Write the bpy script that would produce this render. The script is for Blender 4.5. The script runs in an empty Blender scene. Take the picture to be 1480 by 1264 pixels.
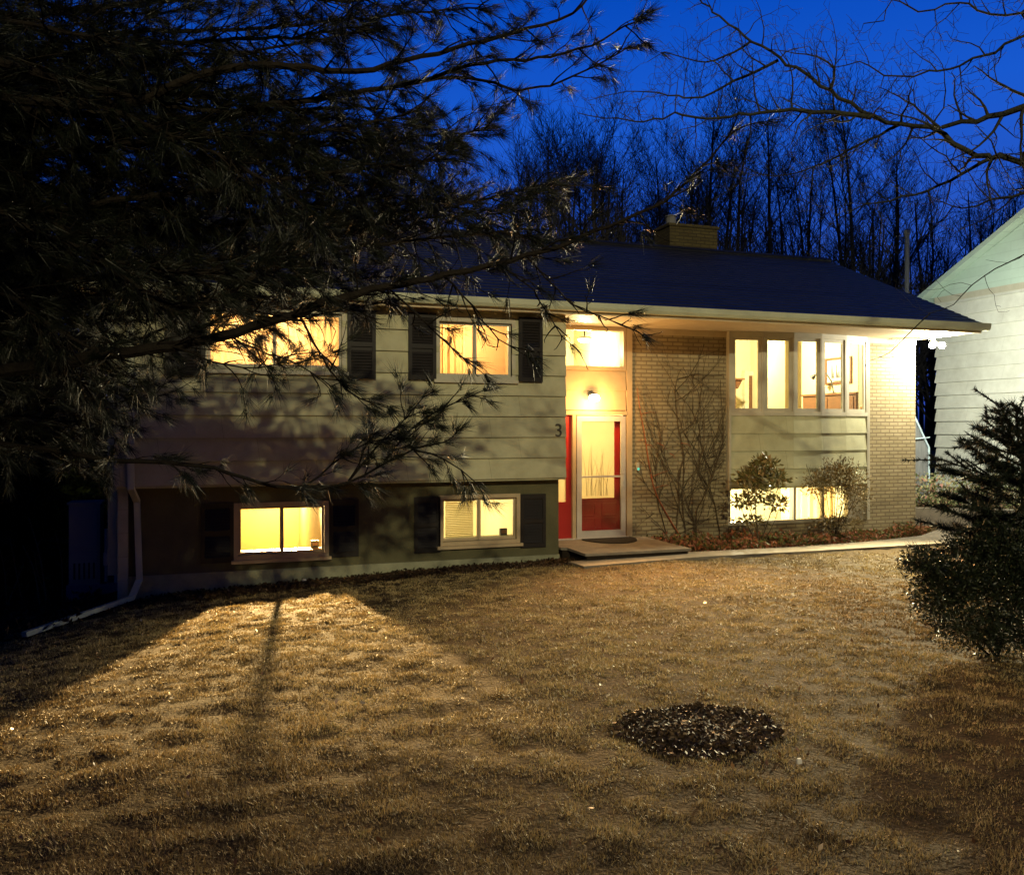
import bpy, math, random
import numpy as np
from mathutils import Vector, Matrix, noise as mnoise

random.seed(7)
RNG = np.random.default_rng(11)
scene = bpy.context.scene
COL = scene.collection
R = math.radians

# ------------------------------------------------------------------ measuring
# The photograph was surveyed with a level camera at eye height 1.6 m; px() turns a
# measured photo point at a known depth into metres.
FOC, YAW, U0, V0, EZ = 1230.0, R(19.0), 740.0, 617.0, 1.6
SN, CS = math.sin(YAW), math.cos(YAW)

def px(u, v, t):
    k = (u - U0) / FOC
    return Vector((t * (SN + k * CS), t * (CS - k * SN), EZ + (V0 - v) / FOC * t))

def pxY(u, v, Y):
    k = (u - U0) / FOC
    return px(u, v, Y / (CS - k * SN))

def sm(a, b, x):
    t = min(1.0, max(0.0, (x - a) / (b - a)))
    return t * t * (3 - 2 * t)

_DX = [(-30, 1.5), (-8, 1.15), (-5, .9), (-2, .42), (-1.2, .26), (0, .17), (3, .06), (6, 0), (60, 0)]

def ground_z(x, y):
    z = -.03 * min(max(y, -6), 12)
    d = float(np.interp(x, [a for a, b in _DX], [b for a, b in _DX]))
    z -= d * sm(3, 11, y)
    z += .25 * sm(20, 45, y) * 6
    return z

def ground_np(x, y):
    z = -.03 * np.clip(y, -6, 12)
    d = np.interp(x, [a for a, b in _DX], [b for a, b in _DX])
    t = np.clip((y - 3) / 8, 0, 1)
    return z - d * t * t * (3 - 2 * t)

# ------------------------------------------------------------------ mesh helpers
class MB:
    def __init__(self):
        self.v, self.f, self.m = [], [], []

    def quad(self, pts, mi=0):
        b = len(self.v)
        self.v += [tuple(p) for p in pts]
        self.f.append(tuple(range(b, b + len(pts))))
        self.m.append(mi)

    def hexa(self, p, mi=0):
        """p: 8 points, 0-3 bottom ring, 4-7 top ring"""
        b = len(self.v)
        self.v += [tuple(q) for q in p]
        for f in ((0, 3, 2, 1), (4, 5, 6, 7), (0, 1, 5, 4), (1, 2, 6, 5), (2, 3, 7, 6), (3, 0, 4, 7)):
            self.f.append(tuple(b + i for i in f))
            self.m.append(mi)

    def box(self, x0, x1, y0, y1, z0, z1, mi=0):
        self.hexa([(x0, y0, z0), (x1, y0, z0), (x1, y1, z0), (x0, y1, z0),
                   (x0, y0, z1), (x1, y0, z1), (x1, y1, z1), (x0, y1, z1)], mi)

    def prism(self, poly, z0, z1, mi=0):
        n = len(poly)
        b = len(self.v)
        self.v += [(p[0], p[1], z0) for p in poly] + [(p[0], p[1], z1) for p in poly]
        self.f.append(tuple(b + i for i in reversed(range(n)))); self.m.append(mi)
        self.f.append(tuple(b + n + i for i in range(n))); self.m.append(mi)
        for i in range(n):
            j = (i + 1) % n
            self.f.append((b + i, b + j, b + n + j, b + n + i)); self.m.append(mi)

    def extrude(self, prof, a, b_, mi=0):
        """profile of points in (p,q); a,b_ functions mapping (p,q) -> 3D at both ends"""
        n = len(prof); b = len(self.v)
        self.v += [tuple(a(*p)) for p in prof] + [tuple(b_(*p)) for p in prof]
        self.f.append(tuple(b + i for i in reversed(range(n)))); self.m.append(mi)
        self.f.append(tuple(b + n + i for i in range(n))); self.m.append(mi)
        for i in range(n):
            j = (i + 1) % n
            self.f.append((b + i, b + j, b + n + j, b + n + i)); self.m.append(mi)

    def tube(self, pts, rad, n=5, mi=0, cap=True):
        pts = [Vector(p) for p in pts]
        if not hasattr(rad, '__len__'):
            rad = [rad] * len(pts)
        b = len(self.v)
        ref = None
        for i, p in enumerate(pts):
            t = (pts[min(i + 1, len(pts) - 1)] - pts[max(i - 1, 0)])
            if t.length < 1e-9:
                t = Vector((0, 0, 1))
            t.normalize()
            if ref is None:
                ref = t.orthogonal().normalized()
            else:
                ref = (ref - t * ref.dot(t))
                ref = ref.normalized() if ref.length > 1e-6 else t.orthogonal().normalized()
            w = t.cross(ref)
            for k in range(n):
                a = 2 * math.pi * k / n
                q = p + (ref * math.cos(a) + w * math.sin(a)) * rad[i]
                self.v.append((q.x, q.y, q.z))
        for i in range(len(pts) - 1):
            for k in range(n):
                k2 = (k + 1) % n
                self.f.append((b + i * n + k, b + i * n + k2, b + (i + 1) * n + k2, b + (i + 1) * n + k))
                self.m.append(mi)
        if cap:
            self.f.append(tuple(b + k for k in reversed(range(n)))); self.m.append(mi)
            e = b + (len(pts) - 1) * n
            self.f.append(tuple(e + k for k in range(n))); self.m.append(mi)

    def lathe(self, c, prof, n=16, mi=0):
        """prof: (r, z) list around the vertical axis at c"""
        b = len(self.v)
        for r, z in prof:
            for k in range(n):
                a = 2 * math.pi * k / n
                self.v.append((c[0] + r * math.cos(a), c[1] + r * math.sin(a), c[2] + z))
        for i in range(len(prof) - 1):
            for k in range(n):
                k2 = (k + 1) % n
                self.f.append((b + i * n + k, b + i * n + k2, b + (i + 1) * n + k2, b + (i + 1) * n + k)); self.m.append(mi)
        self.f.append(tuple(b + k for k in reversed(range(n)))); self.m.append(mi)
        e = b + (len(prof) - 1) * n
        self.f.append(tuple(e + k for k in range(n))); self.m.append(mi)

    def wall(self, x0, x1, z0, z1, y0, y1, holes, mi=0):
        xs = sorted({x0, x1, *[h for H in holes for h in H[:2] if x0 < h < x1]})
        zs = sorted({z0, z1, *[h for H in holes for h in H[2:] if z0 < h < z1]})
        for a, b in zip(xs, xs[1:]):
            for c, d in zip(zs, zs[1:]):
                mx, mz = (a + b) / 2, (c + d) / 2
                if any(H[0] < mx < H[1] and H[2] < mz < H[3] for H in holes):
                    continue
                self.box(a, b, y0, y1, c, d, mi)

    def siding(self, x0, x1, z0, z1, Y, n, holes, thick=.036, mi=0):
        c = (z1 - z0) / n
        for i in range(n):
            zb, zt = z0 + i * c, z0 + (i + 1) * c
            zs = sorted({zb, zt, *[h for H in holes for h in H[2:] if zb < h < zt]})
            for a, b in zip(zs, zs[1:]):
                xs = sorted({x0, x1, *[h for H in holes for h in H[:2] if x0 < h < x1]})
                run = None
                segs = []
                for p, q in zip(xs, xs[1:]):
                    mx, mz = (p + q) / 2, (a + b) / 2
                    blocked = any(H[0] < mx < H[1] and H[2] < mz < H[3] for H in holes)
                    if blocked:
                        if run: segs.append(run); run = None
                    else:
                        run = (run[0], q) if run else (p, q)
                if run: segs.append(run)
                da = Y - .004 - thick * (zt - a) / c
                db = Y - .004 - thick * (zt - b) / c
                for p, q in segs:
                    self.hexa([(p, da, a), (q, da, a), (q, Y, a), (p, Y, a),
                               (p, db, b), (q, db, b), (q, Y, b), (p, Y, b)], mi)

    def build(self, name, mats, parent=None, smooth=False, recenter=False):
        me = bpy.data.meshes.new(name)
        me.from_pydata(self.v, [], self.f)
        if not isinstance(mats, (list, tuple)):
            mats = [mats]
        for m in mats:
            me.materials.append(m)
        if len(mats) > 1:
            me.polygons.foreach_set('material_index', self.m)
        if smooth:
            me.polygons.foreach_set('use_smooth', [True] * len(me.polygons))
        me.update()
        return link(name, me, parent, recenter)


def link(name, me, parent=None, recenter=False):
    o = bpy.data.objects.new(name, me)
    COL.objects.link(o)
    if parent is not None:
        o.parent = parent
        if parent.type == 'EMPTY':
            o.location = -parent.location
        elif parent.parent is None and parent.get('recentred'):
            o.location = -parent.location
    elif recenter and len(me.vertices):
        n = len(me.vertices)
        co = np.empty(n * 3, dtype=np.float32); me.vertices.foreach_get('co', co); co = co.reshape(-1, 3)
        c = (co.min(0) + co.max(0)) / 2; c[2] = co[:, 2].min()
        me.vertices.foreach_set('co', (co - c).ravel()); me.update()
        o.location = Vector([float(x) for x in c]); o['recentred'] = 1
    return o


def tri_mesh(name, verts, mats, parent=None, rnd=None, per=3, recenter=False):
    """verts (N,per,3): separate triangles/quads; rnd (N,) value per face corner set."""
    N = verts.shape[0]
    me = bpy.data.meshes.new(name)
    me.vertices.add(N * per); me.loops.add(N * per); me.polygons.add(N)
    me.vertices.foreach_set('co', np.ascontiguousarray(verts, dtype=np.float32).ravel())
    me.loops.foreach_set('vertex_index', np.arange(N * per, dtype=np.int32))
    me.polygons.foreach_set('loop_start', np.arange(0, N * per, per, dtype=np.int32))
    me.polygons.foreach_set('loop_total', np.full(N, per, dtype=np.int32))
    me.materials.append(mats)
    if rnd is not None:
        at = me.attributes.new('rnd', 'FLOAT', 'FACE')
        at.data.foreach_set('value', rnd.astype(np.float32))
    me.update(calc_edges=True)
    return link(name, me, parent, recenter)


def tag(o, label=None, cat=None, group=None, kind=None):
    if label: o['label'] = label
    if cat: o['category'] = cat
    if group: o['group'] = group
    if kind: o['kind'] = kind
    return o


def empty(name, loc, label=None, cat=None, group=None):
    o = bpy.data.objects.new(name, None); COL.objects.link(o)
    o.location = loc
    o.empty_display_size = .2
    return tag(o, label, cat, group)

# ------------------------------------------------------------------ materials
def N(nt, typ, **kw):
    n = nt.nodes.new(typ)
    for k, v in kw.items():
        if k in n.inputs: n.inputs[k].default_value = v
        else: setattr(n, k, v)
    return n

def base_mat(name):
    m = bpy.data.materials.new(name); m.use_nodes = True
    nt = m.node_tree
    b = nt.nodes['Principled BSDF']
    return m, nt, b

def setspec(b, v):
    for k in ('Specular IOR Level', 'Specular'):
        if k in b.inputs:
            b.inputs[k].default_value = v; return

def ramp(nt, stops):
    r = nt.nodes.new('ShaderNodeValToRGB')
    e = r.color_ramp.elements
    while len(e) < len(stops): e.new(.5)
    for i, (p, c) in enumerate(stops):
        e[i].position = p; e[i].color = (*c, 1)
    return r

def mat(name, c1, c2=None, scale=6, rough=.7, spec=.3, bump=0, bscale=None, metal=0, stretch=(1, 1, 1), detail=5):
    m, nt, b = base_mat(name)
    b.inputs['Roughness'].default_value = rough
    b.inputs['Metallic'].default_value = metal
    setspec(b, spec)
    c2 = c2 or tuple(x * .75 for x in c1)
    tc = N(nt, 'ShaderNodeTexCoord'); mp = N(nt, 'ShaderNodeMapping')
    mp.inputs['Scale'].default_value = stretch
    nt.links.new(tc.outputs['Object'], mp.inputs[0])
    nz = N(nt, 'ShaderNodeTexNoise', Scale=scale, Detail=detail, Roughness=.6)
    nt.links.new(mp.outputs[0], nz.inputs[0])
    r = ramp(nt, [(.3, c2), (.7, c1)])
    nt.links.new(nz.outputs[0], r.inputs[0]); nt.links.new(r.outputs[0], b.inputs['Base Color'])
    if bump:
        n2 = N(nt, 'ShaderNodeTexNoise', Scale=bscale or scale * 6, Detail=6)
        nt.links.new(mp.outputs[0], n2.inputs[0])
        bp = N(nt, 'ShaderNodeBump', Strength=bump, Distance=.02)
        nt.links.new(n2.outputs[0], bp.inputs['Height']); nt.links.new(bp.outputs[0], b.inputs['Normal'])
    return m

def mat_rnd(name, stops, rough=.6, spec=.25, transl=0):
    """colour picked per leaf/blade from the 'rnd' face attribute"""
    m, nt, b = base_mat(name)
    at = N(nt, 'ShaderNodeAttribute', attribute_name='rnd')
    r = ramp(nt, stops); nt.links.new(at.outputs['Fac'], r.inputs[0])
    nt.links.new(r.outputs[0], b.inputs['Base Color'])
    b.inputs['Roughness'].default_value = rough; setspec(b, spec)
    if transl:
        tr = N(nt, 'ShaderNodeBsdfTranslucent'); nt.links.new(r.outputs[0], tr.inputs[0])
        mx = N(nt, 'ShaderNodeMixShader'); mx.inputs[0].default_value = transl
        nt.links.new(b.outputs[0], mx.inputs[1]); nt.links.new(tr.outputs[0], mx.inputs[2])
        nt.links.new(mx.outputs[0], nt.nodes['Material Output'].inputs[0])
    return m

def mat_brick(name, c1, c2, mortar, bw=.2, bh=.0677, off=.5, ms=.009, rough=.85, bump=.5, axis='XZ', msmooth=.1, wear=.35, zoff=0.0):
    m, nt, b = base_mat(name)
    b.inputs['Roughness'].default_value = rough; setspec(b, .2)
    tc = N(nt, 'ShaderNodeTexCoord'); sp = N(nt, 'ShaderNodeSeparateXYZ'); cb = N(nt, 'ShaderNodeCombineXYZ')
    nt.links.new(tc.outputs['Object'], sp.inputs[0])
    if axis == 'XZ':
        ad = N(nt, 'ShaderNodeMath', operation='ADD')
        nt.links.new(sp.outputs[0], ad.inputs[0]); nt.links.new(sp.outputs[1], ad.inputs[1])
        zo = N(nt, 'ShaderNodeMath', operation='SUBTRACT'); zo.inputs[1].default_value = zoff
        nt.links.new(sp.outputs[2], zo.inputs[0])
        nt.links.new(ad.outputs[0], cb.inputs[0]); nt.links.new(zo.outputs[0], cb.inputs[1])
    else:
        nt.links.new(sp.outputs[0], cb.inputs[0]); nt.links.new(sp.outputs[1], cb.inputs[1])
    br = N(nt, 'ShaderNodeTexBrick', Scale=1.0)
    br.inputs['Color1'].default_value = (*c1, 1); br.inputs['Color2'].default_value = (*c2, 1)
    br.inputs['Mortar'].default_value = (*mortar, 1); br.inputs['Mortar Size'].default_value = ms
    br.inputs['Mortar Smooth'].default_value = msmooth
    br.inputs['Brick Width'].default_value = bw; br.inputs['Row Height'].default_value = bh
    br.offset = off
    nt.links.new(cb.outputs[0], br.inputs[0])
    nz = N(nt, 'ShaderNodeTexNoise', Scale=3.0, Detail=8, Roughness=.65); nt.links.new(tc.outputs['Object'], nz.inputs[0])
    mx = N(nt, 'ShaderNodeMix', data_type='RGBA', blend_type='MULTIPLY'); mx.inputs[0].default_value = wear
    r = ramp(nt, [(.3, (.45, .42, .38)), (.65, (1, 1, 1))]); nt.links.new(nz.outputs[0], r.inputs[0])
    nt.links.new(br.outputs[0], mx.inputs[6]); nt.links.new(r.outputs[0], mx.inputs[7])
    nt.links.new(mx.outputs[2], b.inputs['Base Color'])
    if bump:
        inv = N(nt, 'ShaderNodeMath', operation='SUBTRACT'); inv.inputs[0].default_value = 1
        nt.links.new(br.outputs['Fac'], inv.inputs[1])
        bp = N(nt, 'ShaderNodeBump', Strength=bump, Distance=.012)
        nt.links.new(inv.outputs[0], bp.inputs['Height']); nt.links.new(bp.outputs[0], b.inputs['Normal'])
    return m

def mat_emit(name, c, s):
    m, nt, b = base_mat(name)
    b.inputs['Base Color'].default_value = (*c, 1)
    b.inputs['Emission Color'].default_value = (*c, 1); b.inputs['Emission Strength'].default_value = s
    return m

def mat_glass(name, tint=(.95, .97, .95), refl=.06, rough=.02):
    m, nt, b = base_mat(name)
    nt.nodes.remove(b)
    tr = N(nt, 'ShaderNodeBsdfTransparent'); tr.inputs[0].default_value = (*tint, 1)
    gl = N(nt, 'ShaderNodeBsdfGlossy'); gl.inputs['Roughness'].default_value = rough
    lw = N(nt, 'ShaderNodeLayerWeight', Blend=.5)
    pw = N(nt, 'ShaderNodeMath', operation='POWER'); pw.inputs[1].default_value = 5
    nt.links.new(lw.outputs['Facing'], pw.inputs[0])
    fr = N(nt, 'ShaderNodeMath', operation='MULTIPLY_ADD'); fr.inputs[1].default_value = .6; fr.inputs[2].default_value = .03
    nt.links.new(pw.outputs[0], fr.inputs[0])
    mx = N(nt, 'ShaderNodeMixShader')
    nt.links.new(fr.outputs[0], mx.inputs[0]); nt.links.new(tr.outputs[0], mx.inputs[1]); nt.links.new(gl.outputs[0], mx.inputs[2])
    nt.links.new(mx.outputs[0], nt.nodes['Material Output'].inputs[0])
    return m

def mat_frost(name, c, f):
    m, nt, b = base_mat(name); nt.nodes.remove(b)
    tr = N(nt, 'ShaderNodeBsdfTransparent'); tr.inputs[0].default_value = (*c, 1)
    tl = N(nt, 'ShaderNodeBsdfTranslucent'); tl.inputs[0].default_value = (*c, 1)
    mx = N(nt, 'ShaderNodeMixShader'); mx.inputs[0].default_value = f
    nt.links.new(tr.outputs[0], mx.inputs[1]); nt.links.new(tl.outputs[0], mx.inputs[2])
    nt.links.new(mx.outputs[0], nt.nodes['Material Output'].inputs[0])
    return m

M = {}
M['siding'] = mat_brick('sage_siding', (.47, .465, .31), (.43, .42, .28), (.33, .325, .215), bw=1.22, bh=.30125, off=.37, ms=.004, bump=.15, wear=.45, rough=.75, zoff=.85)
M['siding_bow'] = mat_brick('sage_bow_siding', (.47, .47, .31), (.43, .43, .28), (.33, .33, .215), bw=1.22, bh=.31, off=.37, ms=.004, bump=.15, wear=.4, rough=.75, zoff=.56)
M['brick'] = mat_brick('buff_brick', (.35, .295, .18), (.3, .25, .145), (.2, .16, .1), bump=.8, ms=.011)
M['stucco'] = mat('lower_wall_paint', (.115, .108, .058), (.08, .075, .04), 3, .9, .2, .35, 60)
M['concrete'] = mat('concrete', (.24, .21, .165), (.15, .13, .1), 4, .9, .2, .3, 50)
M['foundation'] = mat('parged_foundation', (.30, .30, .20), (.2, .2, .13), 5, .95, .15, .5, 30)
M['white'] = mat('white_trim', (.46, .43, .34), (.38, .36, .28), 5, .5, .4)
M['beige'] = mat('beige_trim', (.43, .33, .2), (.36, .28, .17), 5, .55, .35)
M['gutter'] = mat('painted_gutter', (.5, .53, .38), (.38, .4, .29), 2.5, .4, .5, .05, 8)
M['soffit'] = mat('soffit_board', (.5, .42, .28), (.44, .36, .24), 4, .6, .3)
M['shingle'] = mat_brick('roof_shingle', (.017, .018, .03), (.012, .013, .022), (.007, .007, .01), bw=.3, bh=.14, ms=.008, bump=.25, axis='XY', wear=.5, rough=.5)
setspec(M['shingle'].node_tree.nodes['Principled BSDF'], .2)
M['dark_brick'] = mat_brick('dark_chimney_brick', (.1, .08, .03), (.075, .06, .024), (.05, .04, .02), bump=.6)  # chimney brick, an even tone darker than the wall brick
M['shutter'] = mat('black_shutter', (.011, .008, .007), (.008, .006, .005), 8, .55, .3)
M['red'] = mat('red_door_paint', (.36, .018, .014), (.31, .015, .012), 6, .45, .4)
M['alu'] = mat('aluminium', (.62, .6, .56), (.52, .5, .47), 5, .35, .5, metal=.35)
M['dark'] = mat('dark_metal', (.03, .028, .026), None, 5, .5, .4)
M['glass'] = mat_glass('window_glass')
M['frost'] = mat_frost('frosted_glass', (.82, .74, .55), .85)
M['etch'] = mat('etched_reeds', (.6, .5, .33), None, 5, .8)
M['roomy'] = mat('ochre_room_paint', (.46, .34, .12), (.42, .31, .11), 3, .9, .1)
M['roomo'] = mat('peach_room_paint', (.5, .33, .17), (.46, .3, .15), 3, .9, .1)
M['roomc'] = mat('cream_room_paint', (.66, .58, .36), (.62, .54, .33), 3, .9, .1)
M['ceil'] = mat('ceiling_paint', (.66, .6, .42), None, 3, .9, .1)
M['floor'] = mat('room_floor', (.2, .11, .05), (.14, .08, .035), 4, .5, .3, stretch=(1, 6, 1))
M['wood'] = mat('brown_furniture', (.17, .075, .03), (.1, .045, .02), 6, .5, .4, stretch=(1, 1, 8))
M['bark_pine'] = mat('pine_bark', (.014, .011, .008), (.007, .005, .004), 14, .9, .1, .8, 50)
M['bark_grey'] = mat('grey_bark', (.04, .042, .028), (.016, .016, .013), 12, .9, .1, .6, 60)
M['bark_wood'] = mat('wood_tree_bark', (.06, .055, .05), (.035, .033, .03), 6, .95, .05)
M['vine'] = mat('vine_stem', (.1, .08, .05), (.06, .048, .03), 10, .85, .1)
M['redvine'] = mat('red_vine_stem', (.3, .09, .035), (.2, .06, .025), 10, .7, .2)
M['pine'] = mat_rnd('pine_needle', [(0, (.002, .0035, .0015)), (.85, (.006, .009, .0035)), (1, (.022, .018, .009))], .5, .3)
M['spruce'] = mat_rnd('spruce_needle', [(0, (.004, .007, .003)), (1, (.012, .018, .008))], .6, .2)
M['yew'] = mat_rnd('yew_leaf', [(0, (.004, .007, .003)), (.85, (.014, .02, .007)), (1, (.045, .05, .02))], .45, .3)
M['cedar'] = mat_rnd('cedar_leaf', [(0, (.04, .06, .01)), (1, (.14, .17, .03))], .6, .2)
M['rhodo'] = mat_rnd('rhododendron_leaf', [(0, (.08, .08, .025)), (.6, (.18, .165, .055)), (1, (.3, .2, .09))], .4, .4)
M['twigleaf'] = mat_rnd('shrub_twig_leaf', [(0, (.1, .075, .03)), (.6, (.2, .155, .06)), (1, (.3, .21, .09))], .6, .2)
M['bedleaf'] = mat_rnd('bed_leaf', [(0, (.06, .05, .02)), (.35, (.12, .13, .04)), (.6, (.22, .08, .04)), (1, (.34, .14, .08))], .6, .2, .2)
M['nbleaf'] = mat_rnd('border_plant_leaf', [(0, (.1, .12, .05)), (.4, (.22, .24, .1)), (.7, (.35, .28, .16)), (1, (.3, .13, .1))], .6, .2, .2)
M['grass'] = mat_rnd('dormant_grass', [(0, (.045, .026, .009)), (.3, (.18, .128, .05)), (.6, (.34, .25, .11)), (.85, (.46, .35, .17)), (.97, (.2, .19, .07)), (1, (.7, .56, .34))], .55, .3, .15)
M['stepbase'] = mat('shaded_step_base', (.03, .022, .015), (.018, .013, .009), 9, .9, .1, .4)  # shade under the step slab, put into the base colour
M['soil'] = mat('lawn_soil', (.075, .05, .022), (.03, .02, .009), 7, .95, .1, .9, 40)
M['mulch'] = mat('mulch', (.028, .016, .008), (.012, .008, .004), 25, .85, .25, 1, 60)
M['chip'] = mat_rnd('bark_chip', [(0, (.012, .007, .004)), (.7, (.05, .026, .012)), (.96, (.07, .042, .022)), (1, (.26, .18, .11))], .7, .15)
M['fallen'] = mat_rnd('fallen_leaf', [(0, (.05, .022, .01)), (.6, (.14, .06, .025)), (.85, (.3, .17, .08)), (1, (.6, .5, .36))], .4, .5)
M['mulchip'] = mat_rnd('mulch_chip', [(0, (.014, .008, .004)), (.7, (.05, .03, .015)), (.96, (.1, .062, .032)), (1, (.36, .26, .17))], .6, .3)
M['nbside'] = mat_brick('neighbour_siding', (.62, .62, .55), (.58, .58, .52), (.5, .5, .45), bw=2.4, bh=.305, off=.4, ms=.004, bump=.12, wear=.35, axis='XZ', zoff=-.4)
M['nbroof'] = mat_brick('pale_gable_board', (.46, .58, .5), (.43, .55, .47), (.36, .46, .4), bw=3, bh=.2, ms=.004, bump=.1, axis='XZ', wear=.15)
M['greywood'] = mat('grey_wood', (.2, .2, .2), (.13, .13, .13), 3, .85, .15, .3, 30, stretch=(6, 6, 1))
M['plaster'] = mat('unit_casing', (.26, .3, .32), (.2, .23, .25), 2, .5, .4)
M['purple'] = mat('painted_block', (.25, .19, .26), (.19, .14, .2), 3, .9, .1, .3, 20)
M['straw'] = mat('dry_stalk', (.34, .2, .11), (.2, .11, .06), 8, .8, .2)
M['bulb'] = mat_emit('porch_bulb', (1, .74, .36), 26)
M['bulbw'] = mat_emit('flood_bulb', (1, .97, .86), 40)
M['bulbs'] = mat_emit('street_lens', (1, .9, .6), 20)
M['bulbr'] = mat_emit('room_bulb', (1, .8, .45), 7)
M['cyan'] = mat_emit('bell_light', (.08, .55, .45), .8)
M['paper'] = mat('picture_paper', (.6, .56, .46), (.5, .46, .36), 6, .8)
M['ink'] = mat('picture_ink', (.18, .16, .14), (.1, .09, .08), 20, .8)
M['mat'] = mat('rubber_door_mat', (.04, .034, .026), (.025, .022, .018), 30, .95, .1, .6, 200)
M['stone'] = mat('pale_stone', (.6, .58, .52), (.45, .43, .4), 20, .7, .3)
M['curtain'] = mat_frost('sheer_curtain', (.95, .82, .58), .7)
M['blind'] = mat('window_blind', (.66, .55, .28), (.6, .5, .25), 6, .8, .1)
M['drop'] = mat('rain_drop', (.9, .9, .9), (.85, .85, .85), 5, .05, 1.0)

# ------------------------------------------------------------------ world
world = bpy.data.worlds.new('World'); scene.world = world; world.use_nodes = True
wt = world.node_tree
bg = wt.nodes['Background']
tc = N(wt, 'ShaderNodeTexCoord'); sp = N(wt, 'ShaderNodeSeparateXYZ')
wt.links.new(tc.outputs['Generated'], sp.inputs[0])
rp = ramp(wt, [(0, (.006, .012, .06)), (.02, (.03, .07, .42)), (.2, (.022, .09, .52)), (.34, (.009, .1, .62)), (.46, (.001, .066, .5)), (1, (.0005, .008, .08))])
wt.links.new(sp.outputs[2], rp.inputs[0]); wt.links.new(rp.outputs[0], bg.inputs[0])
# the afterglow is in front of the viewpoint, the sky behind it is nearly night
mr = N(wt, 'ShaderNodeMapRange'); mr.inputs['From Min'].default_value = -.1; mr.inputs['From Max'].default_value = .75
mr.inputs['To Min'].default_value = .17; mr.inputs['To Max'].default_value = 1.0
m1 = N(wt, 'ShaderNodeMath', operation='MULTIPLY'); m1.inputs[1].default_value = .62
m2 = N(wt, 'ShaderNodeMath', operation='MULTIPLY_ADD'); m2.inputs[1].default_value = .72
wt.links.new(sp.outputs[1], m1.inputs[0]); wt.links.new(sp.outputs[0], m2.inputs[0]); wt.links.new(m1.outputs[0], m2.inputs[2])
wt.links.new(m2.outputs[0], mr.inputs['Value']); wt.links.new(mr.outputs[0], bg.inputs[1])

# ------------------------------------------------------------------ ground
def vnoise(x, y, scale, seed):
    g = np.random.default_rng(seed).random((257, 257))
    X = x / scale; Y = y / scale
    i = np.floor(X).astype(int); j = np.floor(Y).astype(int)
    fx = X - i; fy = Y - j
    fx = fx * fx * (3 - 2 * fx); fy = fy * fy * (3 - 2 * fy)
    a = g[i % 257, j % 257]; b = g[(i + 1) % 257, j % 257]; c = g[i % 257, (j + 1) % 257]; d = g[(i + 1) % 257, (j + 1) % 257]
    return (a * (1 - fx) + b * fx) * (1 - fy) + (c * (1 - fx) + d * fx) * fy

def axis(lo, hi, c0, c1, fine, grow=1.25):
    a = list(np.arange(c0, c1 + 1e-6, fine))
    s = fine
    while a[-1] < hi: s *= grow; a.append(a[-1] + s)
    s = fine
    while a[0] > lo: s *= grow; a.insert(0, a[0] - s)
    return np.array(a)

def build_ground():
    xs = axis(-150, 170, -5, 14, .12); ys = axis(-120, 220, 1, 13, .12)
    X, Y = np.meshgrid(xs, ys, indexing='ij')
    Z = np.vectorize(ground_z)(X, Y)
    Z = Z + (vnoise(X + 300, Y + 300, .2, 3) - .5) * .036 + (vnoise(X + 300, Y + 300, 1.6, 4) - .5) * .03 - .01
    nx, ny = X.shape
    V = np.stack([X, Y, Z], -1).reshape(-1, 3)
    idx = np.arange(nx * ny).reshape(nx, ny)
    F = np.stack([idx[:-1, :-1], idx[1:, :-1], idx[1:, 1:], idx[:-1, 1:]], -1).reshape(-1, 4)
    C = V[F].mean(1)
    inside = (C[:, 0] > -1.1) & (C[:, 0] < 12.45) & (C[:, 1] < 18.8) & ((C[:, 1] > 13.0) | ((C[:, 1] > 12.1) & (C[:, 0] < 4.8)))
    F = F[~inside]
    me = bpy.data.meshes.new('ground'); me.from_pydata(V.tolist(), [], F.tolist())
    me.materials.append(M['soil'])
    me.polygons.foreach_set('use_smooth', [True] * len(me.polygons)); me.update()
    tag(link('ground', me), kind='structure')

def gz(x, y):
    return float(ground_z(x, y))

def gz_np(X, Y):
    return ground_np(X, Y) + (vnoise(X + 300, Y + 300, .2, 3) - .5) * .036 + (vnoise(X + 300, Y + 300, 1.6, 4) - .5) * .03 - .01

build_ground()

MULCH_C, MULCH_R = (2.60, 4.27), .44
PATH = [((4.75, 10.75), (4.75, 11.30)), ((6.7, 10.85), (6.72, 11.42)), ((8.6, 10.80), (8.62, 11.36)), ((10.0, 10.82), (10.2, 11.5)), ((11.3, 10.85), (11.75, 11.9)), ((12.6, 11.35), (12.9, 12.6)), ((14.2, 12.2), (14.2, 13.4))]

def path_front(x):
    return np.interp(x, [p[0][0] for p in PATH], [p[0][1] for p in PATH])

def lawn_ok(X, Y):
    ok = (X - MULCH_C[0]) ** 2 + (Y - MULCH_C[1]) ** 2 > (MULCH_R * .97) ** 2 * (.85 + .3 * vnoise(X * 1.0 + 300, Y + 300, .2, 8))
    lim = np.where(X < 4.75, 11.15 + .25 * vnoise(X + 300, Y + 300, .5, 9), path_front(X))
    lim = np.where(X < -1.2, 11.0 + (-1.2 - X) * .2, lim)
    return ok & (Y < lim)

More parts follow.
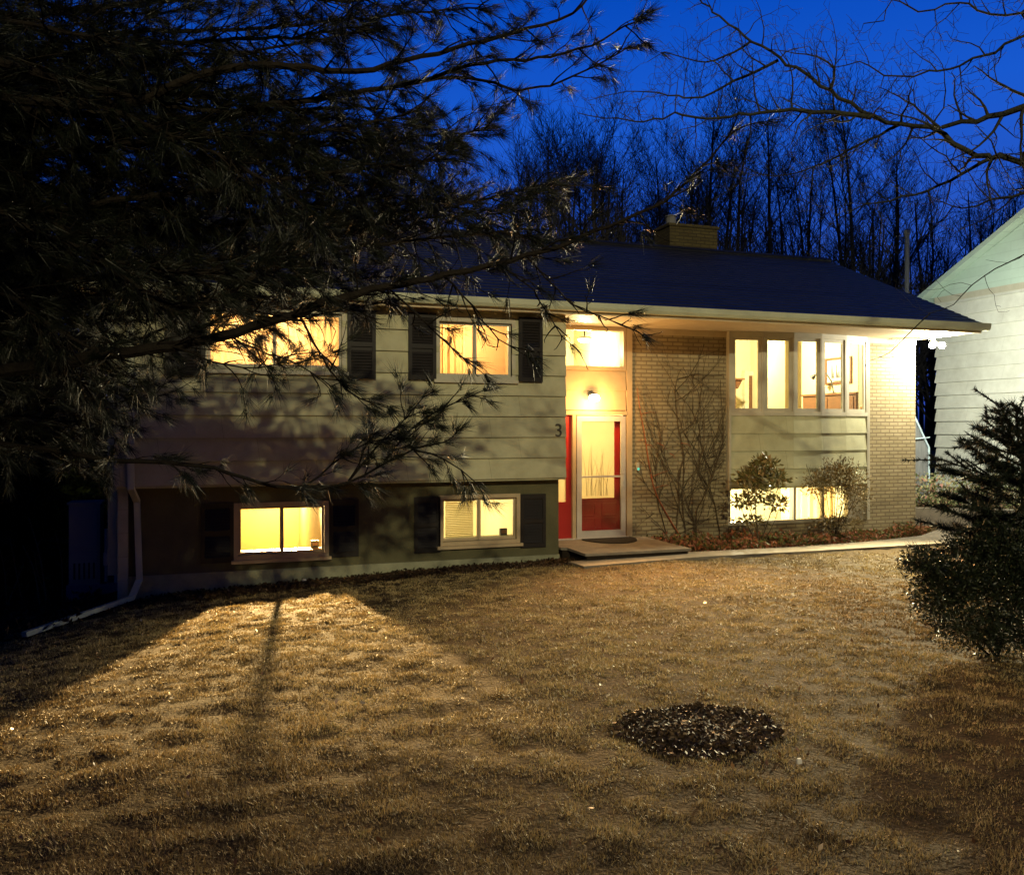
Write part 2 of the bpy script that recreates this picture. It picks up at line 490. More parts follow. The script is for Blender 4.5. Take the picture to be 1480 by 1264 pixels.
def build_grass():
    n = 1150000
    t = RNG.uniform(2.2, 13.0, n); k = RNG.uniform(-.78, .74, n)
    X = t * (SN + k * CS); Y = t * (CS - k * SN)
    m = 60000   # sparse turf to both sides and behind the viewpoint
    X = np.concatenate([X, RNG.uniform(-9, 15, m)]); Y = np.concatenate([Y, RNG.uniform(-3, 11, m)])
    patch = .45 * vnoise(X + 300, Y + 300, .11, 21) + .35 * vnoise(X + 300, Y * 1.5 + 300, .055, 22) + .2 * vnoise(X + 300, Y + 300, .6, 23)
    keep = lawn_ok(X, Y) & (RNG.random(X.size) < np.clip(3.6 * (patch - .27), .16, 1))
    X, Y, patch = X[keep], Y[keep], patch[keep]
    d = np.hypot(X, Y); n = X.size
    Z = gz_np(X, Y) - .004
    L = RNG.uniform(.011, .025, n) * (.4 + 1.4 * patch)
    tall = RNG.random(n) < .008; L[tall] *= 1.9
    az = RNG.uniform(0, 2 * np.pi, n)
    lean = np.clip(RNG.normal(.8, .38, n), .05, 1.5)
    dx, dy, dz = np.sin(lean) * np.cos(az), np.sin(lean) * np.sin(az), np.cos(lean)
    W = RNG.uniform(.0018, .0034, n) * np.clip(d / 4.5, .75, 2.2)
    wx, wy = -np.sin(az + RNG.normal(0, .5, n)), np.cos(az)
    B = np.stack([X, Y, Z], -1)
    P = np.stack([wx, wy, RNG.normal(0, .3, n)], -1) * W[:, None]
    T = B + np.stack([dx, dy, dz], -1) * L[:, None]
    V = np.stack([B - P, B + P, T], 1)
    rnd = np.clip(RNG.normal(.5, .2, n) + (vnoise(X + 300, Y + 300, .7, 31) - .5) * .3 + (vnoise(X + 300, Y + 300, .13, 32) - .5) * .5, 0, .955)
    spark = RNG.random(n) < .003
    rnd[spark] = 1.0
    o = tri_mesh('lawn_grass', V, M['grass'], rnd=rnd)
    tag(o, 'dormant tan lawn grass covering the front yard', 'grass', kind='stuff')

build_grass()

def build_beds():
    # mulch ring left by a removed tree
    mb = MB(); n = 40
    pts = []
    for i in range(n):
        a = 2 * math.pi * i / n
        r = MULCH_R * (1 + .03 * math.sin(3 * a + 1) + .04 * math.sin(7 * a))
        pts.append((MULCH_C[0] + r * math.cos(a), MULCH_C[1] + r * .96 * math.sin(a)))
    b = len(mb.v)
    for q, f in ((1, -.012), (.8, .004), (.45, .01)):
        for x, y in pts:
            X = MULCH_C[0] + (x - MULCH_C[0]) * q; Y = MULCH_C[1] + (y - MULCH_C[1]) * q
            mb.v.append((X, Y, float(gz_np(np.array([X]), np.array([Y]))[0]) + .006 + f))
    mb.v.append((MULCH_C[0], MULCH_C[1], gz(*MULCH_C) + .012)); c = len(mb.v) - 1
    for r in range(2):
        for i in range(n):
            j = (i + 1) % n
            mb.f.append((r * n + i, r * n + j, (r + 1) * n + j, (r + 1) * n + i)); mb.m.append(0)
    for i in range(n):
        mb.f.append((2 * n + i, 2 * n + (i + 1) % n, c)); mb.m.append(0)
    o = mb.build('mulch_mound', M['mulch'], smooth=True)
    tag(o, 'round mound of dark bark mulch in the middle of the lawn', 'mulch', kind='stuff')
    # bark chips and dead leaves: on the mound, in the strip at the foot of the left wall, in the bed
    def chips(name, X, Y, Z, size, m, label, cat, up=.5, lift=.0):
        n = X.size
        a = RNG.normal(0, 1, (n, 3)); a[:, 2] *= up; a /= np.linalg.norm(a, axis=1)[:, None]
        b = RNG.normal(0, 1, (n, 3)); b -= a * (a * b).sum(1)[:, None]; b /= np.linalg.norm(b, axis=1)[:, None]
        s = RNG.uniform(.5, 1.2, n)[:, None] * size
        c = np.stack([X, Y, Z + lift], -1)
        V = np.stack([c - a * s, c + b * s * .45, c + a * s, c - b * s * .45], 1)
        o = tri_mesh(name, V, m, rnd=RNG.random(n), per=4)
        tag(o, label, cat, kind='stuff')
    n = 5200
    aa = RNG.uniform(0, 6.283, n)
    rr = MULCH_R * np.sqrt(RNG.random(n)) * (1 + .03 * np.sin(3 * aa + 1) + .04 * np.sin(7 * aa) + np.abs(RNG.normal(0, .07, n)))
    X = MULCH_C[0] + rr * np.cos(aa); Y = MULCH_C[1] + rr * .96 * np.sin(aa)
    Z = gz_np(X, Y) + .004 + .006 * np.clip(1 - rr / MULCH_R, 0, 1) + RNG.uniform(0, .014, n)
    chips('bark_chips', X, Y, Z, .02, M['mulchip'], 'wet bark chips and dead leaves lying on the round mulch mound', 'bark chips')
    n = 420
    t = RNG.uniform(2.6, 12, n); k = RNG.uniform(-.75, .7, n); X = t * (SN + k * CS); Y = t * (CS - k * SN)
    k = Y < 10.7; X, Y = X[k], Y[k]
    chips('fallen_leaves', X, Y, gz_np(X, Y) + .022, .02, M['fallen'], 'scattered dead leaves and pale scraps lying on the lawn', 'leaves', up=2.5)
    n = 5000
    X = RNG.uniform(-1.6, 5.0, n); Y = 11.15 + .8 * RNG.random(n)
    Z = gz_np(X, Y) + RNG.uniform(0, .03, n)
    chips('leaf_litter', X, Y, Z, .03, M['chip'], 'dead leaves and soil along the foot of the left wall', 'leaf litter')
    # planting bed in front of the brick
    n = 9000
    X = RNG.uniform(6.75, 12.4, n); Y = 11.45 + 1.3 * RNG.random(n)
    Y = np.maximum(Y, np.interp(X, [p[1][0] for p in PATH], [p[1][1] for p in PATH]) + .03)
    dens = vnoise(X + 300, Y + 300, .35, 44)
    k = RNG.random(n) < .25 + dens
    X, Y, dens = X[k], Y[k], dens[k]
    Z = gz_np(X, Y) + RNG.random(X.size) ** 1.5 * .22 * dens + .02
    chips('ground_cover', X, Y, Z, .045, M['bedleaf'], 'red and green ground cover plants filling the bed under the brick wall', 'ground cover', up=1.2)
    n = 6000
    X = RNG.uniform(-6, -1.5, n); Y = RNG.uniform(10.6, 15, n)
    Z = gz_np(X, Y) + RNG.random(n) ** 2 * .15
    chips('brush_litter', X, Y, Z, .05, M['chip'], 'dark brush and dead leaves at the left end of the house', 'brush', up=1)

build_beds()

def build_path():
    mb = MB()
    for (a, b), (c, d) in zip(PATH, PATH[1:]):
        z = lambda p: gz(*p) + .035
        q = [(*a, z(a)), (*c, z(c)), (*d, z(d)), (*b, z(b))]
        mb.hexa([(x, y, w - .2) for x, y, w in q] + q)
    tag(mb.build('path', M['concrete']), kind='structure')
build_path()

# ------------------------------------------------------------------ the house
YL, YLL, YF, YB = 11.73, 11.95, 11.42, 12.8      # upper left wall, lower left wall, fascia, brick and door plane
XL, XM, XR = -1.24, 4.88, 12.52                  # left end, end of the left block, right end
ZS, ZB = 3.26, .85                               # soffit, foot of the upper siding
YBK, RIDGE_Y, RIDGE_Z = 18.9, 15.33, 5.21
house = empty('split_level_house', (5.6, 11.7, -.4), 'sage sided and buff brick split level house with lit windows', 'house')

def rect(u0, v0, u1, v1, Y):
    a = pxY(u0, v1, Y); b = pxY(u1, v0, Y)
    return a.x, b.x, a.z, b.z

W1 = (pxY(300, 500, YL).x, pxY(494, 500, YL).x, 2.40, 3.13)
W2 = (pxY(634, 500, YL).x, pxY(739, 500, YL).x, 2.33, 3.10)
L1 = (pxY(344, 760, YLL).x, pxY(469, 760, YLL).x, -.12, .53)
L2 = (pxY(639, 760, YLL).x, pxY(746, 760, YLL).x, -.06, .56)

up = MB(); up.siding(XL, XM, ZB, ZS, YL, 8, [W1, W2])
up.build('upper_siding', M['siding'], house)
bk = MB(); bk.wall(XL, XM, ZB, ZS, YL + .002, YL + .12, [W1, W2])
bk.box(XL, XM, YL + .002, YLL + .14, ZB - .03, ZB - .002)          # underside of the overhang
bk.box(XM - .12, XM - .001, YL + .121, YB - .03, ZB, ZS)           # return towards the entry
bk.build('upper_wall', M['siding'], house)
lw = MB(); lw.wall(XL + .1, XM - .02, -.32, ZB - .031, YLL, YLL + .14, [L1, L2])
lw.box(XM - .14, XM - .021, YLL + .141, YB - .03, -.6, ZB - .031)
lw.build('lower_wall', M['stucco'], house)
fd = MB(); fd.box(XL + .06, XM - .015, YLL - .03, YLL + .16, -1.3, -.32)
fd.build('foundation', M['foundation'], house)

# right block: brick with openings
DOOR = (5.0, 6.5, -.24, ZS)
BOW0, BOW1 = 8.39, 11.30
bm_ = MB()
BASEW = (BOW0 + .03, BOW1 - .03, -.06, .56)
bm_.wall(6.52, XR, -1.2, ZS - .1, YB, YB + .14, [(BOW0, BOW1, -.12, ZS)])
bm_.box(XR - .14, XR - .001, YB + .141, YBK - .15, -1.2, ZS)
bm_.build('brick_wall', M['brick'], house)
sh = MB()
sh.box(XL + .02, XL + .14, YL + .125, YBK - .15, -1.3, ZS)           # left end
sh.box(XL + .02, XR, YBK - .149, YBK, -1.3, ZS)                      # back
for x in (XL + .06, XR - .1):
    sh.extrude([(YL, ZS), (YBK, ZS), (RIDGE_Y, RIDGE_Z - .2)], lambda p, q: (x - .04, p, q), lambda p, q: (x + .04, p, q))
sh.build('end_wall', M['siding'], house)

# roof, soffit, fascia, gutter
rf = MB()
RX0, RX1 = XL - .45, 12.62
SL = (RIDGE_Z - 3.42) / (RIDGE_Y - YF)
def rz(y): return 3.42 + (y - YF) * SL
n = 26
for (ya, yb, za, zb) in ((YF - .03, RIDGE_Y, rz(YF - .03), RIDGE_Z), (RIDGE_Y, 2 * RIDGE_Y - YF, RIDGE_Z, 3.42)):
    rf.hexa([(RX0, ya, za - .1), (RX1, ya, za - .1), (RX1, yb, zb - .1), (RX0, yb, zb - .1),
             (RX0, ya, za), (RX1, ya, za), (RX1, yb, zb), (RX0, yb, zb)])
for i in range(n):                                                     # shingle courses as low steps
    ya = YF - .03 + (RIDGE_Y - YF) * i / n; yb = YF - .03 + (RIDGE_Y - YF) * (i + 1) / n
    rf.hexa([(RX0, ya, rz(ya) + .002), (RX1, ya, rz(ya) + .002), (RX1, yb, rz(yb) + .002), (RX0, yb, rz(yb) + .002),
             (RX0, ya, rz(ya) + .016), (RX1, ya, rz(ya) + .016), (RX1, yb, rz(yb) + .005), (RX0, yb, rz(yb) + .005)])
roof = rf.build('roof', M['shingle'], house)
mb = MB(); mb.tube([(RX0, RIDGE_Y, RIDGE_Z + .01), (RX1, RIDGE_Y, RIDGE_Z + .01)], .07, 6); mb.build('ridge_cap', M['shingle'], roof)
mb = MB()
mb.box(RX0, XM, YF + .01, YL + .02, ZS, ZS + .03); mb.box(XM + .001, RX1, YF + .01, YB + .3, ZS, ZS + .03)
mb.build('soffit', M['soffit'], house)
mb = MB()
mb.box(RX0, RX1, YF - .012, YF + .009, ZS - .02, 3.36)
mb.box(6.52, BOW0 - .02, YB - .02, YB + .02, ZS - .1, ZS - .001); mb.box(BOW1 + .02, XR, YB - .02, YB + .02, ZS - .1, ZS - .001)
mb.build('fascia', M['soffit'], house)
mb = MB()
prof = [(YF - .013, 3.28), (YF - .10, 3.285), (YF - .125, 3.33), (YF - .13, 3.405), (YF - .118, 3.405), (YF - .112, 3.34), (YF - .09, 3.3), (YF - .02, 3.3), (YF - .013, 3.40)]
mb.extrude(prof, lambda p, q: (RX0, p, q), lambda p, q: (RX1 + .09, p, q))
for x in np.arange(RX0 + .3, RX1, .8):
    mb.box(x, x + .03, YF - .128, YF - .015, 3.385, 3.392)
mb.extrude([(YF - .013, 3.28), (YF - .10, 3.285), (YF - .125, 3.33), (YF - .13, 3.405), (YF - .013, 3.405)], lambda p, q: (RX1 + .0901, p, q), lambda p, q: (RX1 + .094, p, q))
mb.build('gutter', M['gutter'], house)

def downspout(pts, w=.075, d=.055):
    mb = MB()
    for a, b in zip(pts, pts[1:]):
        a, b = Vector(a), Vector(b)
        t = (b - a).normalized()
        s = Vector((1, 0, 0)) if abs(t.x) < .5 else Vector((0, 1, 0))
        s = (s - t * s.dot(t)).normalized(); q = t.cross(s)
        a2, b2 = a - t * .01, b + t * .01
        ring = lambda c: [c + s * w / 2 * i + q * d / 2 * j for i, j in ((-1, -1), (1, -1), (1, 1), (-1, 1))]
        mb.hexa(ring(a2) + ring(b2))
    mb.build('downspout', M['gutter'], house)
dx = pxY(190, 600, YL).x
e = px(36, 927, 9.3)
downspout([(dx, YF - .06, 3.28), (dx, YF - .03, 3.2), (dx, YL - .07, 3.02), (dx, YL - .07, ZB - .02), (dx + .05, YLL - .06, ZB - .2), (dx + .08, YLL - .06, -.36), (dx + .0, YLL - .2, -.56), (e.x, e.y, gz(e.x, e.y) + .07)])
downspout([(XL - .06, YL + .35, 3.2), (XL - .06, YL + .35, -.3)], .11, .07)

# chimney, vents
mb = MB()
c0, c1 = pxY(968, 340, 15.5).x, pxY(1037, 340, 15.5).x
mb.box(c0, c1, 15.5, 16.15, 4.9, 5.74); mb.box(c0 - .03, c1 + .03, 15.47, 16.18, 5.741, 5.80)
ch = mb.build('chimney', M['dark_brick'], roof)
mb = MB(); mb.tube([(c0 + .2, 15.8, 5.8), (c0 + .2, 15.8, 6.0)], .11, 12); mb.box(c0 + .02, c0 + .42, 15.62, 15.98, 5.802, 5.83)
mb.lathe((c0 + .2, 15.8, 6.0), [(.14, 0), (.14, .015), (.02, .06)], 12)
mb.build('chimney_cap', M['greywood'], roof)
mb = MB(); q = pxY(602, 340, 15.1); mb.tube([(q.x, 15.1, 5.0), (q.x, 15.1, 5.26)], .06, 10); mb.lathe((q.x, 15.1, 5.26), [(.13, 0), (.12, .03), (.03, .08)], 12)
mb.build('roof_vent', M['alu'], roof)

# windows --------------------------------------------------------------
def window(H, Y, name='window', mull=None, trim=.055, m='white', sill=True, proud=.03, depth=.1):
    x0, x1, z0, z1 = H
    mb = MB()
    t = trim; y0 = Y - proud; y1 = Y + .018
    mb.box(x0 - t, x1 + t, y0, y1, z1, z1 + t); mb.box(x0 - t, x1 + t, y0, y1, z0 - t, z0)
    mb.box(x0 - t, x0, y0, y1, z0, z1); mb.box(x1, x1 + t, y0, y1, z0, z1)
    w = mb.build(name, M[m], house)
    xm = mull if mull else (x0 + x1) / 2
    for i, (a, b, yo) in enumerate(((x0 + .002, xm + .012, .052), (xm - .012, x1 - .002, .022))):
        sb = MB(); f = .036
        ya, yb = Y + yo, Y + yo + .028
        sb.box(a, b, ya, yb, z1 - f, z1 - .001); sb.box(a, b, ya, yb, z0 + .001, z0 + f)
        sb.box(a, a + f, ya, yb, z0 + f, z1 - f); sb.box(b - f, b, ya, yb, z0 + f, z1 - f)
        sb.build('sash', M[m], w)
        pb = MB(); pb.box(a + f, b - f, ya + .012, ya + .016, z0 + f, z1 - f)
        pb.build('pane', M['glass'], w)
    if sill:
        sb = MB(); sb.box(x0 - t - .03, x1 + t + .03, Y - proud - .05, Y - .001, z0 - t - .045, z0 - t - .001)
        sb.build('sill', M[m], w)
    return w

window(W1, YL, mull=pxY(397, 500, YL).x)
window(W2, YL)
window(L1, YLL, m='beige', sill=True)
window(L2, YLL, m='beige', sill=True)

def shutter(x0, x1, z0, z1, Y):
    mb = MB(); f = .05
    mb.box(x0, x0 + f, Y - .03, Y - .001, z0, z1); mb.box(x1 - f, x1, Y - .03, Y - .001, z0, z1)
    for a, b in ((z0, z0 + .07), (z1 - .07, z1), ((z0 + z1) / 2 - .03, (z0 + z1) / 2 + .03)):
        mb.box(x0 + f, x1 - f, Y - .03, Y - .001, a, b)
    mb.box(x0 + f, x1 - f, Y - .0035, Y - .0012, z0 + .07, z1 - .07)
    z = z0 + .075
    while z < z1 - .1:
        if abs(z + .02 - (z0 + z1) / 2) > .055:
            mb.hexa([(x0 + f, Y - .026, z), (x1 - f, Y - .026, z), (x1 - f, Y - .02, z), (x0 + f, Y - .02, z),
                     (x0 + f, Y - .01, z + .034), (x1 - f, Y - .01, z + .034), (x1 - f, Y - .004, z + .034), (x0 + f, Y - .004, z + .034)])
        z += .04
    mb.build('shutter', M['shutter'], house)

for u0, u1 in ((238, 297), (501, 542), (589, 629), (748, 782)):
    shutter(pxY(u0, 500, YL).x, pxY(u1, 500, YL).x, 2.26, 3.2, YL - .045)
for u0, u1 in ((290, 338), (476, 518), (598, 636), (752, 788)):
    shutter(pxY(u0, 760, YLL).x, pxY(u1, 760, YLL).x, -.2, .6, YLL)

# entry ----------------------------------------------------------------
ent = MB()
ent.wall(5.0, 6.42, 1.86, ZS, YB + .002, YB + .12, [(5.06, 6.36, 2.60, 3.19)])
ent.wall(XM - .02, 6.42, -1.0, 1.86, YB + .002, YB + .12, [(5.0, 5.44, -.24, 1.80), (5.5, 6.42, -.24, 1.80)])
ent.wall(XM - .02, 5.0, 1.86, ZS, YB + .002, YB + .12, [])
ent.siding(XM, 6.40, 1.88, 2.52, YB, 2, [])
ent.build('entry_wall', M['beige'], house)
mb = MB()
mb.box(6.42, 6.52, YB - .03, YB + .12, -.24, ZS - .001)               # pilaster trim by the brick
mb.box(XM, 6.419, YB - .035, YB - .002, 1.80, 1.865)
mb.box(5.44, 5.50, YB - .03, YB - .001, -.24, 1.799)
mb.build('door_casing', M['beige'], house)
tw = MB(); x0, x1, z0, z1 = 5.06, 6.36, 2.60, 3.19
tw.box(x0 - .05, x1 + .05, YB - .03, YB, z1, z1 + .06); tw.box(x0 - .05, x1 + .05, YB - .03, YB, z0 - .06, z0)
tw.box(x0 - .05, x0, YB - .03, YB, z0, z1); tw.box(x1, x1 + .05, YB - .03, YB, z0, z1)
tw = tw.build('transom_window', M['beige'], house)
mb = MB(); mb.box(x0, x1, YB + .03, YB + .035, z0, z1); mb.build('pane', M['glass'], tw)

# red front door with a tall frosted light
dr = MB(); x0, x1, z0, z1 = 5.53, 6.40, -.20, 1.79
Yd = YB + .10
dr.wall(x0, x1, z0, z1, Yd, Yd + .045, [(x0 + .09, x1 - .14, .42, 1.70)])
door = dr.build('front_door', M['red'], house)
mb = MB()
for zc in (-.02, .22):                                                # raised mouldings on the lower panel
    for xc in (x0 + .24, x1 - .24):
        mb.box(xc - .14, xc + .14, Yd - .012, Yd - .001, zc + .1, zc + .118)
        mb.box(xc - .14, xc + .14, Yd - .012, Yd - .001, zc - .09, zc - .072)
        mb.box(xc - .14, xc - .122, Yd - .012, Yd - .001, zc - .072, zc + .1); mb.box(xc + .122, xc + .14, Yd - .012, Yd - .001, zc - .072, zc + .1)
mb.build('door_panel', M['red'], door)
mb = MB(); mb.box(x0 + .09, x1 - .14, Yd + .02, Yd + .026, .42, 1.70); fp = mb.build('frosted_pane', M['frost'], door)
mb = MB(); rr = random.Random(3)
for i in range(17):
    bx = x0 + .22 + rr.random() * .44; h = .35 + rr.random() * .5; ln = (rr.random() - .5) * .35
    pts = [(bx + ln * s * s, Yd + .016, .46 + h * s) for s in (0, .25, .5, .75, 1)]
    mb.tube(pts, [.004, .0045, .004, .003, .001], 4)
mb.build('etched_reed', M['etch'], door)
# storm door in front
sd = MB(); sx0, sx1, sz0, sz1 = 5.52, 6.40, -.21, 1.78; Ys = YB - .025
f = .085
sd.box(sx0, sx0 + f, Ys, Ys + .035, sz0, sz1); sd.box(sx1 - f, sx1, Ys, Ys + .035, sz0, sz1)
sd.box(sx0 + f, sx1 - f, Ys, Ys + .035, sz1 - f, sz1); sd.box(sx0 + f, sx1 - f, Ys, Ys + .035, sz0, sz0 + .11)
sd.box(sx0 + f, sx1 - f, Ys + .004, Ys + .03, .77, .80)
storm = sd.build('storm_door', M['alu'], house)
mb = MB(); mb.box(sx0 + f, sx1 - f, Ys + .015, Ys + .019, sz0 + .11, .77); mb.box(sx0 + f, sx1 - f, Ys + .015, Ys + .019, .80, sz1 - f)
mb.build('pane', M['glass'], storm)
mb = MB(); mb.box(sx1 - .06, sx1 - .025, Ys - .012, Ys - .001, .70, .92); mb.tube([(sx1 - .04, Ys - .012, .84), (sx1 - .04, Ys - .05, .84), (sx1 - .13, Ys - .055, .84)], .009, 8)
mb.tube([(sx1 - .04, Ys - .02, .62), (sx1 - .04, Ys - .001, .62)], .014, 8)
mb.build('handle', M['alu'], storm)
# red sidelight
sl = MB(); a0, a1 = 5.0, 5.44
sl.wall(a0, a1, -.22, 1.80, Yd - .08, Yd - .03, [(a0 + .08, a1 - .09, .38, 1.66)])
sl = sl.build('sidelight', M['red'], house)
mb = MB(); mb.box(a0 + .08, a1 - .09, Yd - .055, Yd - .05, .38, 1.66); mb.build('frosted_pane', M['frost'], sl)
for zc in (.81, 1.24):
    mb = MB(); mb.box(a0 + .08, a1 - .09, Yd - .075, Yd - .057, zc - .012, zc + .012); mb.build('glazing_bar', M['white'], sl)
# threshold
mb = MB(); mb.box(5.0, 6.44, YB - .06, YB + .16, -.25, -.212); mb.build('threshold', M['alu'], house)

# porch lamp above the door
pl = empty('porch_lamp', (5.77, YB - .03, 2.1), 'lit brass porch lamp on the wall above the red front door', 'lamp')
c = Vector((5.77, YB - .035, 2.13))
mb = MB(); mb.tube([c + Vector((0, .02, 0)), c + Vector((0, -.012, 0))], .055, 14); mb.tube([c + Vector((0, -.01, .0)), c + Vector((0, -.07, .035)), c + Vector((0, -.11, .02))], .011, 8)
mb.lathe(c + Vector((0, -.12, .0)), [(.05, 0), (.04, .015), (.012, .03)], 16)
mb.build('bracket', M['dark'], pl)
mb = MB(); mb.lathe(c + Vector((0, -.12, -.12)), [(.03, 0), (.075, .02), (.092, .055), (.08, .1), (.045, .119)], 20); mb.build('globe', M['bulb'], pl, True)

# house number, doorbell, hose bib plate
cv = bpy.data.curves.new('house_number', 'FONT'); cv.body = '3'; cv.size = .275; cv.extrude = .008; cv.align_x = 'CENTER'; cv.resolution_u = 6
tmp = bpy.data.objects.new('tmp', cv); COL.objects.link(tmp)
bpy.context.view_layer.update()
me = bpy.data.meshes.new_from_object(tmp.evaluated_get(bpy.context.evaluated_depsgraph_get()))
bpy.data.objects.remove(tmp)
me.transform(Matrix.Translation((4.755, YL - .04, 1.46)) @ Matrix.Rotation(R(90), 4, 'X')); me.materials.clear(); me.materials.append(mat('number_paint', (.07, .06, .045), None, 8, .6, .3))
link('house_number', me, house)
db = empty('doorbell', (6.63, YB, .85), 'white doorbell with a teal lit button on the brick beside the door', 'doorbell')
mb = MB(); mb.box(6.60, 6.655, YB - .025, YB - .001, .87, 1.01); mb.build('casing', M['white'], db)
mb = MB(); mb.tube([(6.635, YB - .03, .9), (6.635, YB - .0255, .9)], .022, 12); mb.build('button', M['cyan'], db)
mb = MB(); q = pxY(1246, 588, YB - .02); mb.tube([(q.x + .03, YB - .06, q.z), (q.x + .03, YB - .001, q.z)], .06, 14); mb.tube([(q.x + .03, YB - .03, q.z), (q.x + .03, YB - .03, ZS - .1)], .018, 6)
mb.build('copper_conduit', mat('orange_conduit', (.42, .2, .07), None, 8, .5, .4), house)

# bow window with siding below ------------------------------------------
ang = [-12, -6, 0, 6, 12]
Lf = (BOW1 - BOW0) / sum(math.cos(R(a)) for a in ang)
bp = [Vector((BOW0, YB - .07))]
for a in ang:
    bp.append(bp[-1] + Vector((math.cos(R(a)), math.sin(R(a)))) * Lf)
BZ0, BZ1 = 1.80, 3.20
fr = MB(); gl = MB(); sash = []
def facet(i, s0, s1, d0, d1, z0, z1, mb, mi=0):
    a, b = bp[i], bp[i + 1]; t = (b - a).normalized(); n_ = Vector((t.y, -t.x))
    P = lambda s, d: a + t * s + n_ * d
    q = [P(s0, d1), P(s1, d1), P(s1, d0), P(s0, d0)]
    mb.hexa([(*p, z0) for p in q] + [(*p, z1) for p in q], mi)
for i in range(5):
    facet(i, 0, Lf, -.05, .03, BZ0, BZ0 + .07, fr); facet(i, 0, Lf, -.05, .03, BZ1 - .03, ZS - .002, fr)
    facet(i, 0, .03, -.05, .028, BZ0 + .07, BZ1 - .03, fr); facet(i, Lf - .03, Lf, -.05, .028, BZ0 + .07, BZ1 - .03, fr)
fr.box(BOW0 - .04, BOW0 + .001, YB - .1, YB + .12, .5, ZS - .002); fr.box(BOW1 - .001, BOW1 + .06, YB - .1, YB + .12, -.1, ZS - .002)
bow = fr.build('bow_window', M['white'], house)
for i in range(5):
    s = MB(); z0, z1 = BZ0 + .072, BZ1 - .032; f = .055
    facet(i, .032, Lf - .032, -.02, .015, z0, z0 + f, s); facet(i, .032, Lf - .032, -.02, .015, z1 - f, z1, s)
    facet(i, .032, .032 + f, -.02, .015, z0 + f, z1 - f, s); facet(i, Lf - .032 - f, Lf - .032, -.02, .015, z0 + f, z1 - f, s)
    s.build('sash', M['white'], bow)
    g = MB(); facet(i, .032 + f, Lf - .032 - f, -.004, 0, z0 + f, z1 - f, g); g.build('pane', M['glass'], bow)
sb = MB()
for i in range(5):
    a, b = bp[i], bp[i + 1]; t = (b - a).normalized(); n_ = Vector((t.y, -t.x))
    for c_ in range(4):
        h = (BZ0 - .56) / 4; z0 = .56 + c_ * h
        q0 = [a + n_ * .026, b + n_ * .026, b - n_ * .03, a - n_ * .03]; q1 = [a + n_ * .004, b + n_ * .004, b - n_ * .03, a - n_ * .03]
        sb.hexa([(*p, z0) for p in q0] + [(*p, z0 + h - .001) for p in q1])
poly = [(p.x, p.y) for p in bp]
sb.prism([(p[0], p[1] + .04) for p in poly] + [(BOW1, YB + .1), (BOW0, YB + .1)], .535, .559)
sb.prism([(p[0], p[1] + .04) for p in poly] + [(BOW1, YB + .1), (BOW0, YB + .1)], BZ0 - .03, BZ0 - .002)
sb.build('bow_siding', M['siding_bow'], house)
# basement window below the bow
bw = MB(); x0, x1, z0, z1 = BOW0, BOW1 - .35, -.06, .534
bw.box(x0, BOW1, YB, YB + .1, z0 - .059, z0); bw.box(x0, x0 + .05, YB, YB + .1, z0, z1); bw.box(x1, BOW1, YB, YB + .1, z0, z1)
xa, xb = pxY(1150, 730, YB).x, pxY(1191, 730, YB).x
for xx in (xa, xb): bw.box(xx - .025, xx + .025, YB + .02, YB + .08, z0, z1)
bw = bw.build('basement_window', M['white'], house)
for a, b in ((x0 + .05, xa - .025), (xa + .025, xb - .025), (xb + .025, x1)):
    g = MB(); g.box(a, b, YB + .05, YB + .054, z0, z1); g.build('pane', M['glass'], bw)

# rooms behind the windows ----------------------------------------------
def room(x0, x1, y0, y1, z0, z1, wall):
    mb = MB(); t = .04
    mb.box(x0, x1, y1, y1 + t, z0, z1, 0)
    mb.box(x0 - t, x0, y0, y1 + t, z0, z1, 0); mb.box(x1, x1 + t, y0, y1 + t, z0, z1, 0)
    mb.box(x0 - t, x1 + t, y0, y1 + t, z1, z1 + t, 1); mb.box(x0 - t, x1 + t, y0, y1 + t, z0 - t, z0, 2)
    return mb.build('room', [M[wall], M['ceil'], M['floor']], house)

room(XL + .3, 2.2, YL + .125, 13.5, .95, 3.36, 'roomo')
room(2.35, XM - .35, YL + .125, 13.5, .95, 3.36, 'roomo')
room(XL + .3, 1.40, YLL + .145, 16.2, -1.45, .805, 'roomy')
room(1.5, XM - .3, YLL + .145, 15.6, -1.45, .78, 'roomc')
room(4.95, 6.5, YB + .25, 15.2, -.26, 3.84, 'roomc')
room(6.75, 12.3, YB + .145, 17.8, .95, 3.84, 'roomc')
room(7.6, 12.1, YB + .145, 16.2, -1.45, .50, 'roomc')

LIGHTS = []
def point(name, loc, power, col, rad=.08, spot=None, aim=None, blend=.5):
    L = bpy.data.lights.new(name, 'SPOT' if spot else 'POINT')
    L.energy = power; L.color = col; L.shadow_soft_size = rad
    o = bpy.data.objects.new(name, L); COL.objects.link(o); o.location = loc
    if spot:
        L.spot_size = spot; L.spot_blend = blend
        o.rotation_euler = (Vector(aim) - Vector(loc)).to_track_quat('-Z', 'Y').to_euler()
    return o

WARM = (1, .66, .26); AMB = (1, .56, .2); PALE = (1, .8, .45)
def ceiling_lamp(x, y, zc, power, col, label, drop=.16):
    e = empty('ceiling_lamp', (x, y, zc), label, 'lamp')
    mb = MB(); mb.lathe((x, y, zc - .03), [(.12, 0), (.12, .028)], 16); mb.build('base', M['alu'], e)
    mb = MB(); mb.lathe((x, y, zc - .10), [(.03, 0), (.09, .015), (.12, .045), (.12, .069)], 16); mb.build('shade', M['bulbr'], e, True)
    point('lamp_light', (x, y, zc - drop - .08), power, col, .06)

